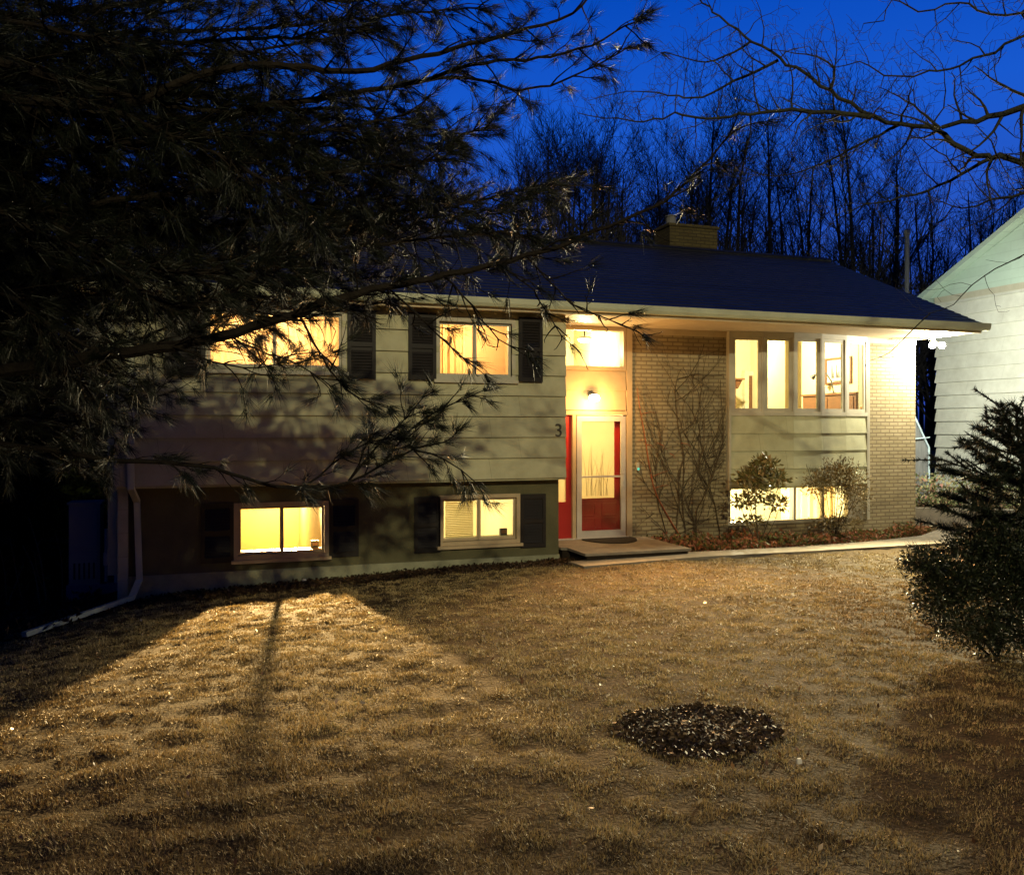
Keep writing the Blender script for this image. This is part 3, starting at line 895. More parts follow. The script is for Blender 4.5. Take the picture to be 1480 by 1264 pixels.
ceiling_lamp(.6, 12.9, 3.34, 330, (1, .7, .42), 'ceiling lamp in the upper room with the wide window')
ceiling_lamp(3.6, 12.8, 3.34, 150, (1, .7, .36), 'ceiling lamp in the upper room with the small window')
ceiling_lamp(1.0, YLL + 3.4, .78, 480, (1, .74, .33), 'bright ceiling lamp in the basement room with the ochre walls', .10)
point('lawn_spill_beam', (1.08, YLL + 3.0, .735), 21000, (1, .62, .25), .05, R(28), ((L1[0] + L1[1]) / 2 - .03, YLL, .2), .3)  # added beam without a fixture, throws the window spill onto the lawn
ceiling_lamp(2.9, YLL + 2.4, .76, 330, PALE, 'ceiling lamp in the basement room with the blinds')
mb = MB(); mb.tube([(6.15, 13.9, 3.2), (6.15, 13.9, 3.835)], .012, 6); tag(mb.build('lamp_cord', M['dark'], recenter=True), 'dark cord holding the hall lamp behind the transom', 'cord')
ceiling_lamp(6.15, 13.9, 3.2, 260, (1, .8, .38), 'ceiling lamp in the entry hall seen through the transom')
ceiling_lamp(10.2, 15.0, 3.82, 1250, (1, .86, .5), 'ceiling lamp in the living room behind the bow window')
ceiling_lamp(9.6, 14.6, .48, 900, (1, .9, .62), 'ceiling lamp in the basement room under the bow window')
point('porch_light', (5.77, YB - .36, 1.98), 95, (1, .5, .15), .05)
point('porch_light', (5.77, YB - .38, 1.97), 3600, (1, .52, .18), .05, R(84), (5.0, 6.4, -.2), 1)
point('hall_light', (5.75, 13.7, 1.6), 75, (1, .86, .58), .1)

# furniture seen through the windows ------------------------------------
cab = empty('sideboard', (12.0, 14.4, .95), 'brown wooden sideboard standing at the right side of the living room', 'sideboard')
mb = MB(); mb.box(11.82, 12.28, 13.6, 15.2, 1.1, 2.25); mb.box(11.79, 12.29, 13.57, 15.23, 2.251, 2.29); mb.build('carcass', M['wood'], cab)
for x in (11.85, 12.2):
    for y in (13.65, 15.1): mb = MB(); mb.box(x, x + .05, y, y + .05, .96, 1.1); mb.build('leg', M['wood'], cab)
for y in (13.66, 14.42):
    mb = MB(); mb.box(11.805, 11.819, y, y + .72, 1.16, 2.2); mb.build('door', M['wood'], cab)
dl = empty('desk_lamp', (12.0, 14.5, 2.29), 'thin black gooseneck lamp on the brown sideboard', 'lamp')
mb = MB(); mb.lathe((12.0, 14.45, 2.291), [(.09, 0), (.09, .012), (.02, .025)], 14)
mb.tube([(12.0, 14.45, 2.3), (11.98, 14.5, 2.55), (11.95, 14.62, 2.72), (11.92, 14.8, 2.74), (11.9, 14.92, 2.69)], .013, 8)
mb.build('stem', M['dark'], dl)
mb = MB(); mb.tube([(11.9, 14.91, 2.7), (11.88, 14.97, 2.64)], [.02, .055], 10); mb.build('lamp_shade', M['dark'], dl)
pc = empty('framed_picture', (12.28, 14.65, 2.5), 'framed tree print on the cream living room wall', 'picture')
mb = MB(); f = .045; py0, py1, pz0, pz1, pw = 14.25, 15.05, 2.5, 3.06, 12.299
mb.box(pw - .03, pw, py0, py1, pz0, pz0 + f); mb.box(pw - .03, pw, py0, py1, pz1 - f, pz1); mb.box(pw - .03, pw, py0, py0 + f, pz0 + f, pz1 - f); mb.box(pw - .03, pw, py1 - f, py1, pz0 + f, pz1 - f)
mb.build('frame', M['wood'], pc)
mb = MB(); mb.box(pw - .012, pw - .004, py0 + f, py1 - f, pz0 + f, pz1 - f); pg = mb.build('print', M['paper'], pc)
mb = MB(); r_ = random.Random(5)
for i in range(14):
    y = py0 + .18 + r_.random() * .42; h = .08 + r_.random() * .22
    mb.tube([(pw - .014, y, pz0 + .14), (pw - .014, y + .03 * r_.random(), pz0 + .14 + h)], [.02, .004], 4)
mb.build('drawn_tree', M['ink'], pg)
idr = empty('interior_door', (9.0, 17.79, .95), 'brown interior door in a cream casing behind the leftmost bow pane', 'door')
mb = MB(); a, b = pxY(1080, 540, 17.75).x, pxY(1093, 540, 17.75).x + .25
mb.box(a, b, 17.72, 17.785, .96, 2.85); mb.build('leaf', M['wood'], idr)
mb = MB(); mb.box(a - .12, a - .001, 17.68, 17.79, .96, 2.96); mb.box(b + .001, b + .12, 17.68, 17.79, .96, 2.96); mb.box(a, b, 17.68, 17.79, 2.851, 2.96); mb.build('casing', M['ceil'], idr)
shf = empty('wall_shelf', (8.4, 16.9, 2.0), 'small reddish mantel shelf behind the leftmost bow pane', 'shelf')
q = pxY(1064, 553, 16.9)
mb = MB(); mb.box(q.x - .25, q.x + .1, 16.7, 17.0, q.z + .06, q.z + .1); mb.build('board', M['wood'], shf)
mb = MB(); mb.hexa([(q.x - .02, 16.85, q.z - .14), (q.x + .02, 16.85, q.z - .14), (q.x + .02, 16.9, q.z - .14), (q.x - .02, 16.9, q.z - .14), (q.x - .1, 16.75, q.z + .059), (q.x + .07, 16.75, q.z + .059), (q.x + .07, 16.95, q.z + .059), (q.x - .1, 16.95, q.z + .059)]); mb.box(q.x - .25, q.x - .021, 16.88, 17.2, .96, q.z + .059); mb.build('bracket', M['wood'], shf)
# white partition that fills the third pane
mb = MB(); a, b = pxY(1110, 540, 15.6).x, pxY(1143, 540, 15.6).x; mb.box(a - .1, b - .15, 15.6, 15.7, .96, 3.83); mb.build('partition', M['roomc'], house)

def cloth(name, x0, x1, z0, z1, y, m, label, cat, n=40, amp=.03):
    mb = MB(); pv = None
    for i in range(n + 1):
        x = x0 + (x1 - x0) * i / n; yy = y + amp * math.sin(i * 1.7) + amp * .4 * math.sin(i * .6)
        if pv:
            mb.hexa([(pv[0], pv[1], z0), (x, yy, z0), (x, yy + .004, z0), (pv[0], pv[1] + .004, z0), (pv[0], pv[1], z1), (x, yy, z1), (x, yy + .004, z1), (pv[0], pv[1] + .004, z1)])
        pv = (x, yy)
    tag(mb.build(name, M[m], recenter=True), label, cat)
cloth('curtain', W1[0] - .2, W1[1] + .15, 1.3, 3.15, YL + .4, 'curtain', 'sheer peach curtain drawn across the wide upper window', 'curtain', 90, .006)
cloth('curtain', xa + .02, x1 + .1, -.6, .48, YB + .45, 'curtain', 'peach pleated curtain at the right end of the window under the bow', 'curtain', 30, .025)
cloth('curtain', W2[0] - .05, W2[0] + .5, 1.4, 3.15, YL + .4, 'curtain', 'peach curtain in the left half of the small upper window', 'curtain', 20)
mb = MB()
xm = (L2[0] + L2[1]) / 2
for i in range(26):
    z = -.1 + i * .026
    mb.hexa([(L2[0] + .1, YLL + .2, z), (xm - .04, YLL + .2, z), (xm - .04, YLL + .22, z + .014), (L2[0] + .1, YLL + .22, z + .014),
             (L2[0] + .1, YLL + .199, z + .003), (xm - .04, YLL + .199, z + .003), (xm - .04, YLL + .219, z + .017), (L2[0] + .1, YLL + .219, z + .017)])
mb.box(L2[0] + .08, xm - .02, YLL + .19, YLL + .23, .575, .61)
tag(mb.build('window_blind', M['blind'], recenter=True), 'cream slatted blind in the left half of the small basement window', 'blind')
def gadget(x, y, z, label):
    g = empty('table_clock', (x, y, z), label, 'clock')
    mb = MB(); mb.box(x - .055, x + .055, y, y + .06, z, z + .1); mb.build('case', M['dark'], g)
    mb = MB(); mb.box(x - .035, x + .035, y - .004, y - .0005, z + .03, z + .075); mb.build('dial', M['wood'], g)
gadget(pxY(457, 780, YLL).x, YLL + .16, L1[2] + .04, 'small dark box on the sill of the left basement window')
gadget(pxY(733, 770, YLL).x, YLL + .16, L2[2] + .04, 'small dark box on the sill of the basement window with blinds')
mb = MB(); mb.box(L1[0] - .1, L1[1] + .1, YLL + .145, YLL + .26, L1[2] - .04, L1[2] + .036); mb.build('inner_sill', M['wood'], house)
mb = MB(); mb.box(L2[0] - .1, L2[1] + .1, YLL + .145, YLL + .26, L2[2] - .04, L2[2] + .036); mb.build('inner_sill', M['roomc'], house)

# entry step and mat -----------------------------------------------------
mb = MB()
mb.prism([(4.99, 11.24), (6.72, 11.23), (6.72, 12.72), (4.9, 12.72), (4.9, 11.96), (4.985, 11.9)], -.262, -.225)
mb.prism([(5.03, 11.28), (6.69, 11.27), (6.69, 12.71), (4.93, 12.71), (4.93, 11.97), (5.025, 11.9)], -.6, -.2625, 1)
tag(mb.build('entry_step', [M['concrete'], M['stepbase']], recenter=True), 'low concrete slab step on a base coloured as shade below the red front door', 'step')
mb = MB()
pts = [(5.55, 12.66)] + [(5.99 - .46 * math.cos(a), 12.66 - .62 * math.sin(a)) for a in np.linspace(.12, math.pi - .12, 18)] + [(6.43, 12.66)]
mb.prism(pts, -.224, -.208)
tag(mb.build('door_mat', M['mat'], recenter=True), 'dark half round mat on the concrete step', 'door mat')

# floodlight at the right corner -----------------------------------------
fl = empty('floodlight', (12.56, 12.45, 3.2), 'twin bulb white floodlight glaring under the eave at the brick corner', 'floodlight')
mb = MB(); mb.lathe((12.56, 12.45, ZS - .035), [(.06, 0), (.06, .034)], 14)
for s in (-1, 1): mb.tube([(12.56, 12.45, ZS - .03), (12.56 + .06 * s, 12.4, ZS - .09), (12.56 + .09 * s, 12.36, ZS - .12)], [.018, .018, .04], 10)
mb.build('bracket', M['white'], fl)
for s in (-1, 1):
    mb = MB(); mb.tube([(12.56 + .09 * s, 12.36, ZS - .12), (12.56 + .115 * s, 12.32, ZS - .15), (12.56 + .13 * s, 12.29, ZS - .165)], [.042, .065, .05], 14)
    mb.build('bulb', M['bulbw'], fl, True)
point('flood_light', (12.60, 12.2, ZS - .22), 620, (1, .93, .7), .07)
point('flood_light', (12.44, 12.25, ZS - .24), 13000, (1, .84, .46), .07, R(92), (7.8, 6.0, -.2), 1)
point('flood_light', (12.75, 12.35, ZS - .2), 560, (.86, .98, .84), .07, R(125), (16, 13.5, 2.2), .6)

# ------------------------------------------------------------------ street lamp
SLP = Vector((-2.2, -21.5, 12.6))
sx, sy = SLP.x, SLP.y
st = empty('street_lamp', (sx, sy - 2.5, gz(sx, sy)), 'lit street lamp on a tall steel pole across the road behind the viewpoint', 'street lamp')
mb = MB(); mb.tube([(sx, sy - 2.5, gz(sx, sy) - .1), (sx, sy - 2.5, 11)], [.12, .07], 10); mb.tube([(sx, sy - 2.5, 11), (sx, sy - 2.1, 12.2), (sx, sy - 1.1, 12.8), (sx, sy - .4, 12.85)], [.07, .05, .04, .035], 8); mb.build('pole', M['alu'], st)
mb = MB(); mb.box(sx - .15, sx + .15, sy - .5, sy + .3, 12.8, 12.95); mb.build('head', M['alu'], st)
mb = MB(); mb.box(sx - .1, sx + .1, sy - .4, sy + .2, 12.76, 12.799); mb.build('lens', M['bulbs'], st)
point('street_light', SLP, 26000, (1, .87, .5), .2, R(27), (5.2, 11.9, 2.6), .7)

# ------------------------------------------------------------------ foliage helpers
class Leaves:
    """collects separate triangles (needles) as arrays"""
    def __init__(self): self.b, self.t, self.w = [], [], []
    def add(self, base, dirs, L, W):
        n = len(dirs)
        self.b.append(np.broadcast_to(base, (n, 3)) if np.ndim(base) == 1 else base)
        self.t.append(dirs * (L[:, None] if np.ndim(L) else L)); self.w.append(np.full(n, W) if np.ndim(W) == 0 else W)
    def build(self, name, m, parent, rng=RNG, bias=0):
        B = np.concatenate(self.b); T = np.concatenate(self.t); W = np.concatenate(self.w)
        n = len(B)
        r = rng.normal(0, 1, (n, 3)); s = np.cross(T, r); s /= np.linalg.norm(s, axis=1)[:, None] + 1e-9
        V = np.stack([B - s * W[:, None], B + s * W[:, None], B + T], 1)
        return tri_mesh(name, V, m, parent, rnd=np.clip(rng.random(n) + bias, 0, 1))

def unit(v): return v / (np.linalg.norm(v, axis=-1, keepdims=True) + 1e-9)

def smooth_line(pts, step):
    """Catmull-Rom resample"""
    P = [Vector(p) for p in pts]; P = [P[0] * 2 - P[1]] + P + [P[-1] * 2 - P[-2]]
    out = []
    for i in range(1, len(P) - 2):
        n = max(1, int((P[i + 1] - P[i]).length / step))
        for k in range(n):
            t = k / n; a, b, c, d = P[i - 1], P[i], P[i + 1], P[i + 2]
            out.append(.5 * ((2 * b) + (c - a) * t + (2 * a - 5 * b + 4 * c - d) * t * t + (3 * b - a - 3 * c + d) * t ** 3))
    out.append(P[-2])
    return out

# white pine at the left, its limbs hanging over the view
def build_pine():
    rnd = random.Random(21); rng = np.random.default_rng(5)
    base = Vector((-2.5, 4.3, gz(-2.5, 4.3)))
    root = empty('pine_tree', base, 'big dark white pine whose needled limbs overhang the left half of the view', 'tree')
    wood = MB(); nd = Leaves(); drops = []
    trunk = [base + Vector((.06 * math.sin(i * .9), .05 * math.cos(i * 1.3), -.2 + i * .95)) for i in range(15)]
    wood.tube(trunk, [.26 - .016 * i for i in range(15)], 12)
    def tuft(p, d, n=34, L=.118, spread=.5):
        d = np.array(d); v = unit(d + rng.normal(0, spread * .62, (n, 3)))
        v[:, 2] -= .12; v = unit(v)
        nd.add(np.array(p) + rng.normal(0, .008, (n, 3)), v, L * rng.uniform(.75, 1.15, n), .0014)
    def limb(pts, r0, r1, dens=1.0, tw=.5, start=.12, needle=1.0, up=.1):
        line = smooth_line(pts, .07)
        n = len(line)
        line = [p + Vector((rnd.uniform(-1, 1), rnd.uniform(-1, 1), rnd.uniform(-1, 1))) * .008 for p in line]
        wood.tube(line, [r0 + (r1 - r0) * (i / n) ** .8 for i in range(n)], 7)
        acc = 0
        for i in range(int(n * start), n):
            t = (line[min(i + 1, n - 1)] - line[max(i - 1, 0)]).normalized()
            f = i / n
            acc += dens
            while acc > 0:
                acc -= 1
                side = t.cross(Vector((0, 0, 1))).normalized() * rnd.choice((-1, 1))
                d = (t * rnd.uniform(.3, 1.1) + side * rnd.uniform(.3, 1) + Vector((0, 0, rnd.uniform(-.75, .6) + up))).normalized()
                L = tw * rnd.uniform(.35, 1.15) * (1.1 - .65 * f)
                q = line[i]; pp = [q]
                dd = d.copy(); m = 4
                for k in range(m):
                    dd = (dd + Vector((rnd.uniform(-.25, .25), rnd.uniform(-.25, .25), rnd.uniform(-.22, .16)))).normalized()
                    q = q + dd * L / m; pp.append(q)
                    if k >= 1 and rnd.random() < .45:
                        d2 = (dd + Vector((rnd.uniform(-1, 1), rnd.uniform(-1, 1), rnd.uniform(-.8, .5)))).normalized()
                        e = q + d2 * L * rnd.uniform(.2, .45)
                        wood.tube([q, (q + e) / 2 + Vector((0, 0, -.006)), e], [.0028, .0022, .0016], 3, cap=False)
                        if rnd.random() < needle: tuft(e, d2)
                        elif rnd.random() < .5: drops.append(e)
                wood.tube(pp, [.0052, .0042, .0034, .0027, .002], 4, cap=False)
                if rnd.random() < needle:
                    tuft(pp[-1], dd)
                    if rnd.random() < .5: tuft(pp[-2], dd)
                if rnd.random() < .12: drops.append(pp[-1] - Vector((0, 0, .01)))
        tuft(line[-1], (line[-1] - line[-3]).normalized(), 40)
    O = lambda z: base + Vector((0, 0, z))
    P = lambda L, t0, t1: [px(u, v, t0 + (t1 - t0) * i / (len(L) - 1)) for i, (u, v) in enumerate(L)]
    # the limbs that read singly in the photograph
    limb([O(2.0)] + P([(-60, 540), (190, 507), (300, 491), (420, 455), (500, 428), (640, 398), (720, 381), (820, 352), (900, 318), (960, 290), (1010, 245), (1060, 190)], 4.2, 4.4), .055, .004, 1.15, .42, .14, .42)
    limb([O(1.6)] + P([(-60, 640), (150, 663), (280, 672), (350, 690), (400, 701), (460, 706), (510, 693), (560, 668), (600, 649), (645, 640)], 4.4, 4.9), .03, .004, .95, .36, .45, .95, .15)
    limb([O(3.4)] + P([(100, 150), (300, 105), (400, 95), (513, 102), (608, 81), (680, 64), (760, 42), (828, 22), (860, -20)], 4.2, 4.6), .045, .005, .95, .5, .1, .9)
    limb([O(3.2)] + P([(150, 190), (400, 150), (506, 136), (563, 125), (627, 113), (665, 98), (703, 91), (760, 87), (816, 76), (873, 57), (920, 30)], 4.5, 4.7), .04, .004, .95, .5, .1, .9)
    limb([O(3.1)] + P([(250, 170), (500, 135), (646, 112), (714, 121), (748, 130), (797, 123), (846, 102), (905, 70)], 4.6, 5.1), .03, .004, .9, .45, .3, .9)
    # sprays hanging before the siding and the upper windows
    for L, t0, t1, r, nd_ in (
        ([(555, 670), (590, 625), (640, 590), (700, 562)], 4.8, 5.0, .008, .95), ([(505, 694), (545, 645), (585, 605), (610, 575)], 4.75, 4.9, .007, .95),
        ([(600, 649), (640, 662), (668, 680), (690, 700)], 4.85, 4.9, .006, .95), ([(440, 704), (480, 670), (530, 640), (570, 630)], 4.7, 4.8, .007, .95),
        ([(430, 452), (465, 515), (505, 565), (560, 590)], 4.3, 4.5, .007, .6), ([(560, 415), (620, 468), (668, 515), (700, 540)], 4.3, 4.5, .006, .25),
        ([(640, 398), (680, 440), (720, 490), (775, 520)], 4.3, 4.6, .006, .25), ([(720, 381), (770, 420), (800, 470), (825, 500)], 4.35, 4.6, .005, .25),
        ([(330, 484), (370, 505), (430, 525), (480, 560)], 4.25, 4.4, .006, .5), ([(300, 491), (320, 460), (370, 450), (420, 462)], 4.25, 4.3, .005, .35),
        ([(760, 370), (830, 440), (880, 460), (930, 485)], 4.35, 4.7, .005, .15), ([(250, 498), (300, 520), (350, 530), (400, 528)], 4.2, 4.3, .006, .5)):
        limb(P(L, t0, t1), r, .0025, 1.3, .26, .1, nd_)
    # the mass behind them
    for L, t0, t1, z in (
        ([(-100, 430), (150, 400), (350, 372), (560, 352), (760, 330)], 4.6, 5.0, 2.4),
        ([(-100, 400), (200, 345), (420, 318), (640, 300), (800, 262)], 4.9, 5.3, 2.6),
        ([(-100, 340), (100, 300), (300, 275), (480, 250), (640, 232)], 4.4, 4.6, 2.8),
        ([(-100, 300), (150, 255), (350, 225), (560, 200), (700, 190)], 5.0, 5.4, 3.0),
        ([(-100, 240), (120, 215), (300, 195), (470, 190), (600, 160)], 4.3, 4.5, 3.0),
        ([(-100, 180), (150, 140), (300, 135), (450, 165), (560, 180)], 4.8, 5.2, 3.2),
        ([(-100, 80), (120, 75), (260, 60), (400, 55), (520, 40)], 4.4, 4.6, 3.5),
        ([(-100, 20), (150, 10), (330, -10), (520, 0), (700, -20)], 4.8, 5.0, 3.7),
        ([(-100, 500), (60, 470), (160, 455), (250, 440), (330, 425)], 4.7, 5.2, 2.2),
        ([(-100, 560), (40, 545), (120, 540), (200, 560)], 4.9, 5.4, 2.0),
        ([(-100, 460), (100, 440), (220, 400), (420, 410), (560, 400)], 5.2, 5.7, 2.3),
        ([(-100, 130), (50, 130), (200, 175), (330, 230), (430, 290)], 4.2, 4.3, 3.3),
        ([(-80, 620), (20, 600), (90, 610), (150, 600)], 4.5, 5.0, 1.9),
        ([(-100, 280), (60, 340), (180, 380), (300, 395), (420, 385)], 4.1, 4.2, 2.7),
        ([(-120, 380), (0, 420), (90, 480), (170, 520)], 4.2, 4.3, 2.4),
        ([(-120, 60), (-20, 30), (90, 45), (200, 70)], 4.0, 4.2, 3.4), ([(-120, 10), (0, -5), (120, 15), (230, 20)], 4.3, 4.5, 3.6), ([(-120, 120), (0, 100), (130, 110), (240, 130)], 4.4, 4.7, 3.3), ([(-120, 220), (0, 250), (110, 290), (230, 320)], 4.5, 4.8, 2.9), ([(150, 130), (330, 150), (450, 220), (520, 300)], 4.9, 5.1, 3.2)):
        limb([O(z)] + P(L, t0, t1), .035, .005, 2.3, .62, .05, 1.0)
        limb([O(z + .1)] + [p + Vector((rnd.uniform(-.15, .15), rnd.uniform(.2, .6), rnd.uniform(-.2, .2))) for p in P(L, t0, t1)], .03, .005, 2.0, .62, .05, 1.0)
    # the rest of the crown, above and around the trunk
    for i in range(46):
        z = 3.4 + i * .2; a = i * 2.4 + rnd.uniform(-.3, .3); L = (3.6 - .2 * (z - 3.4)) * rnd.uniform(.8, 1.1)
        o = O(z); d = Vector((math.cos(a), math.sin(a), 0))
        limb([o, o + d * L * .35 + Vector((0, 0, .1)), o + d * L * .7 + Vector((0, 0, .02)), o + d * L + Vector((0, 0, .2))], .04, .006, .8, .6, .2, 1)
    wood.build('trunk', M['bark_pine'], root)
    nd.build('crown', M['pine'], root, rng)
    db = MB()
    for p in drops[:900]:
        r = rnd.uniform(.0018, .0036)
        db.lathe((p.x, p.y, p.z - r), [(r * .15, -r), (r * .8, -r * .5), (r, 0), (r * .7, r * .7), (r * .1, r)], 6)
    o = db.build('rain_drops', M['drop'], root, True); o['kind'] = 'stuff'
build_pine()

# bare tree at the right
def twigs(wood, line, r0, r1, rnd, dens, L0, level, maxl, up=0.0, flat=.5):
    n = len(line)
    wood.tube(line, [r0 + (r1 - r0) * (i / max(1, n - 1)) ** .8 for i in range(n)], 6 if level == 0 else (4 if level == 1 else 3), cap=False)
    if level >= maxl: return
    for i in range(1, n):
        if rnd.random() > dens: continue
        t = (line[i] - line[i - 1]).normalized()
        q = Vector((rnd.gauss(0, 1), rnd.gauss(0, 1) * flat, rnd.gauss(0, 1) + up)); q = (q - t * q.dot(t)).normalized()
        d = (t * rnd.uniform(.2, .9) + q).normalized()
        f = i / n
        L = L0 * rnd.uniform(.3, 1.2) * (1 - .45 * f); m = max(3, int(L / .05))
        p = line[i]; pp = [p]
        for k in range(m):
            d = (d + Vector((rnd.gauss(0, .22), rnd.gauss(0, .22), rnd.gauss(0, .22) + .03))).normalized()
            p = p + d * L / m; pp.append(p)
        rr = max(.0013, (r0 + (r1 - r0) * f) * .55)
        twigs(wood, pp, rr, max(.0009, rr * .25), rnd, dens * (.95 if level else 1), L0 * .42, level + 1, maxl, up, flat)

def build_bare_tree():
    rnd = random.Random(4)
    bx, by = 6.6, 2.6
    root = empty('bare_tree', (bx, by, gz(bx, by)), 'leafless lichen spotted tree whose branches reach in from the right', 'tree')
    w = MB()
    T = [Vector((bx + .05 * math.sin(i), by + .04 * math.cos(i * 1.4), gz(bx, by) - .15 + i * .55)) for i in range(11)]
    w.tube(T, [.19 - .013 * i for i in range(11)], 10)
    P = lambda L, t0, t1: [px(u, v, t0 + (t1 - t0) * i / (len(L) - 1)) for i, (u, v) in enumerate(L)]
    def limb(pts, r0, r1, dens=.85, L0=.5, maxl=3):
        line = smooth_line(pts, .055)
        line = [p + Vector((rnd.gauss(0, 1), rnd.gauss(0, 1), rnd.gauss(0, 1))) * min(.008, r0 * .3) for p in line]
        twigs(w, line, r0, r1, rnd, dens, L0, 0, maxl)
    main = P([(1480, 234), (1430, 226), (1395, 215), (1365, 195), (1340, 183), (1300, 180), (1260, 170), (1230, 150), (1200, 130), (1165, 107), (1135, 92), (1115, 75), (1085, 60), (1065, 45), (1040, 27), (1008, -8)], 4.8, 5.6)
    limb([T[5], T[5] * .5 + main[0] * .5 + Vector((0, 0, -.05))] + main, .038, .005)
    limb(P([(1260, 170), (1220, 164), (1175, 160), (1130, 159), (1085, 165), (1040, 171), (1005, 170), (975, 162), (960, 170), (930, 176), (890, 172), (835, 165)], 5.1, 5.8), .016, .003)
    limb(P([(1125, 87), (1090, 105), (1060, 117), (1030, 135), (1000, 142), (965, 137), (905, 132), (850, 147)], 5.4, 5.9), .011, .002)
    limb(P([(1085, 60), (1060, 75), (1020, 90), (980, 82), (960, 75), (935, 90)], 5.5, 5.8), .009, .002)
    limb(P([(1200, 130), (1206, 100), (1180, 82), (1150, 77), (1115, 72)], 5.2, 5.4), .009, .002)
    limb(P([(1520, 150), (1480, 156), (1450, 165), (1430, 172), (1390, 176), (1360, 187)], 4.6, 4.9), .022, .012)
    limb([T[6]] + P([(1560, 20), (1480, 50), (1440, 75), (1390, 95), (1340, 105), (1300, 112), (1265, 102), (1240, 92), (1205, 97)], 4.5, 5.2), .028, .003)
    limb([T[7]] + P([(1560, -30), (1480, 17), (1430, 20), (1385, 2), (1330, 15), (1290, 0), (1275, 30), (1250, 35)], 4.4, 4.9), .022, .003)
    limb(P([(1435, 227), (1390, 250), (1340, 275), (1285, 290), (1240, 300), (1195, 330)], 5.0, 5.6), .012, .002)
    limb(P([(1520, 260), (1480, 280), (1430, 290), (1390, 300), (1350, 290)], 4.7, 5.1), .012, .002)
    limb(P([(1360, 187), (1330, 160), (1300, 140), (1270, 125)], 5.0, 5.3), .01, .002)
    limb(P([(1365, 195), (1385, 210), (1392, 220)], 4.95, 5.0), .008, .003)
    limb(P([(1300, 180), (1230, 215), (1180, 240), (1120, 255), (1070, 240)], 5.1, 5.7), .01, .002)
    limb([T[4]] + P([(1560, 320), (1480, 368), (1440, 388), (1405, 410), (1375, 440), (1345, 452)], 4.5, 5.0), .016, .002, .4)
    limb(P([(1345, 452), (1315, 480), (1285, 510), (1262, 520)], 5.0, 5.3), .004, .0015, .4, .2)
    for i in range(16):                        # the crown beyond the frame
        z = 2.6 + i * .2; a = i * 2.4; o = Vector((bx, by, z)); d = Vector((math.cos(a), math.sin(a), .45))
        if d.y > .55 and d.x < .3: continue
        L = 2.4 * rnd.uniform(.7, 1.1)
        limb([o, o + d * L * .4, o + d * L * .7 + Vector((0, 0, .1)), o + d * L + Vector((0, 0, .25))], .03, .004, .4, .45, 2)
    w.build('trunk', M['bark_grey'], root, True)
build_bare_tree()

# woods behind the house
def bare_mesh(seed, H, nb, detail=2):
    rnd = random.Random(seed); w = MB()
    top = Vector((rnd.uniform(-.5, .5), rnd.uniform(-.5, .5), H))
    line = [Vector((top.x * s * s + rnd.gauss(0, .05), top.y * s * s + rnd.gauss(0, .05), H * s - .3 * (s == 0))) for s in np.linspace(0, 1, 9)]
    r = H * .011
    w.tube(line, [r * (1.05 - s) + .012 for s in np.linspace(0, 1, 9)], 5, cap=False)
    def br(p, d, L, rr, lv):
        m = 4; pp = [p]
        for k in range(m):
            d = (d + Vector((rnd.gauss(0, .13), rnd.gauss(0, .13), rnd.gauss(0, .1) + .09))).normalized(); p = p + d * L / m; pp.append(p)
        w.tube(pp, [rr, rr * .8, rr * .62, rr * .48, rr * .35], 3, cap=False)
        if lv < detail:
            for k in range(rnd.randint(5, 7)):
                q = pp[rnd.randint(1, 4)]
                dd = (d + Vector((rnd.gauss(0, .55), rnd.gauss(0, .55), rnd.gauss(0, .4)))).normalized()
                br(q, dd, L * rnd.uniform(.35, .65), max(.007, rr * .5), lv + 1)
    for i in range(nb):
        s = rnd.uniform(.18, .98); p = line[0].lerp(line[-1], s)
        k = min(7, int(s * 8)); p = line[k].lerp(line[k + 1], s * 8 - k)
        a = rnd.uniform(0, 6.28); d = Vector((math.cos(a) * .6, math.sin(a) * .6, rnd.uniform(.55, 1.2))).normalized()
        br(p, d, H * rnd.uniform(.16, .32) * (1.15 - .6 * s), max(.012, r * (1.05 - s) * .55), 0)
    return w

def build_wood():
    rnd = random.Random(9)
    protos = []
    for s in range(6):
        w = bare_mesh(100 + s, 1.0 * rnd.uniform(10, 12.5), 30)
        me = bpy.data.meshes.new('bare_wood_tree'); me.from_pydata(w.v, [], w.f); me.materials.append(M['bark_wood']); me.update()
        protos.append(me)
    i = 0
    while i < 160:
        a = rnd.uniform(-4, 52); d = rnd.uniform(23, 38)
        x = d * math.sin(R(a)); y = d * math.cos(R(a))
        if y < 20.5 or (x > 15 and y < 19.5): continue
        o = bpy.data.objects.new('bare_wood_tree', protos[i % 6]); COL.objects.link(o)
        s = rnd.uniform(.78, 1.1) * (.66 + d / 38 * .32)
        o.location = (x, y, gz(x, y)); o.rotation_euler = (rnd.gauss(0, .03), rnd.gauss(0, .03), rnd.uniform(0, 6.28)); o.scale = (s, s, s)
        tag(o, 'slender leafless tree in the dark wood behind the house', 'tree', 'bare trees of the wood behind the house')
        i += 1
    big = MB()
    for k in range(80):
        w = bare_mesh(300 + k, rnd.uniform(10, 13), 18, 1)
        a = rnd.uniform(-10, 56); d = rnd.uniform(42, 60); x = d * math.sin(R(a)); y = d * math.cos(R(a)); z = gz(x, y); b = len(big.v)
        big.v += [(p[0] + x, p[1] + y, p[2] + z) for p in w.v]; big.f += [tuple(q + b for q in f) for f in w.f]; big.m += w.m
    o = big.build('far_wood', M['bark_wood']); tag(o, 'far mass of bare trees closing the wood behind the house', 'wood', kind='stuff')
build_wood()

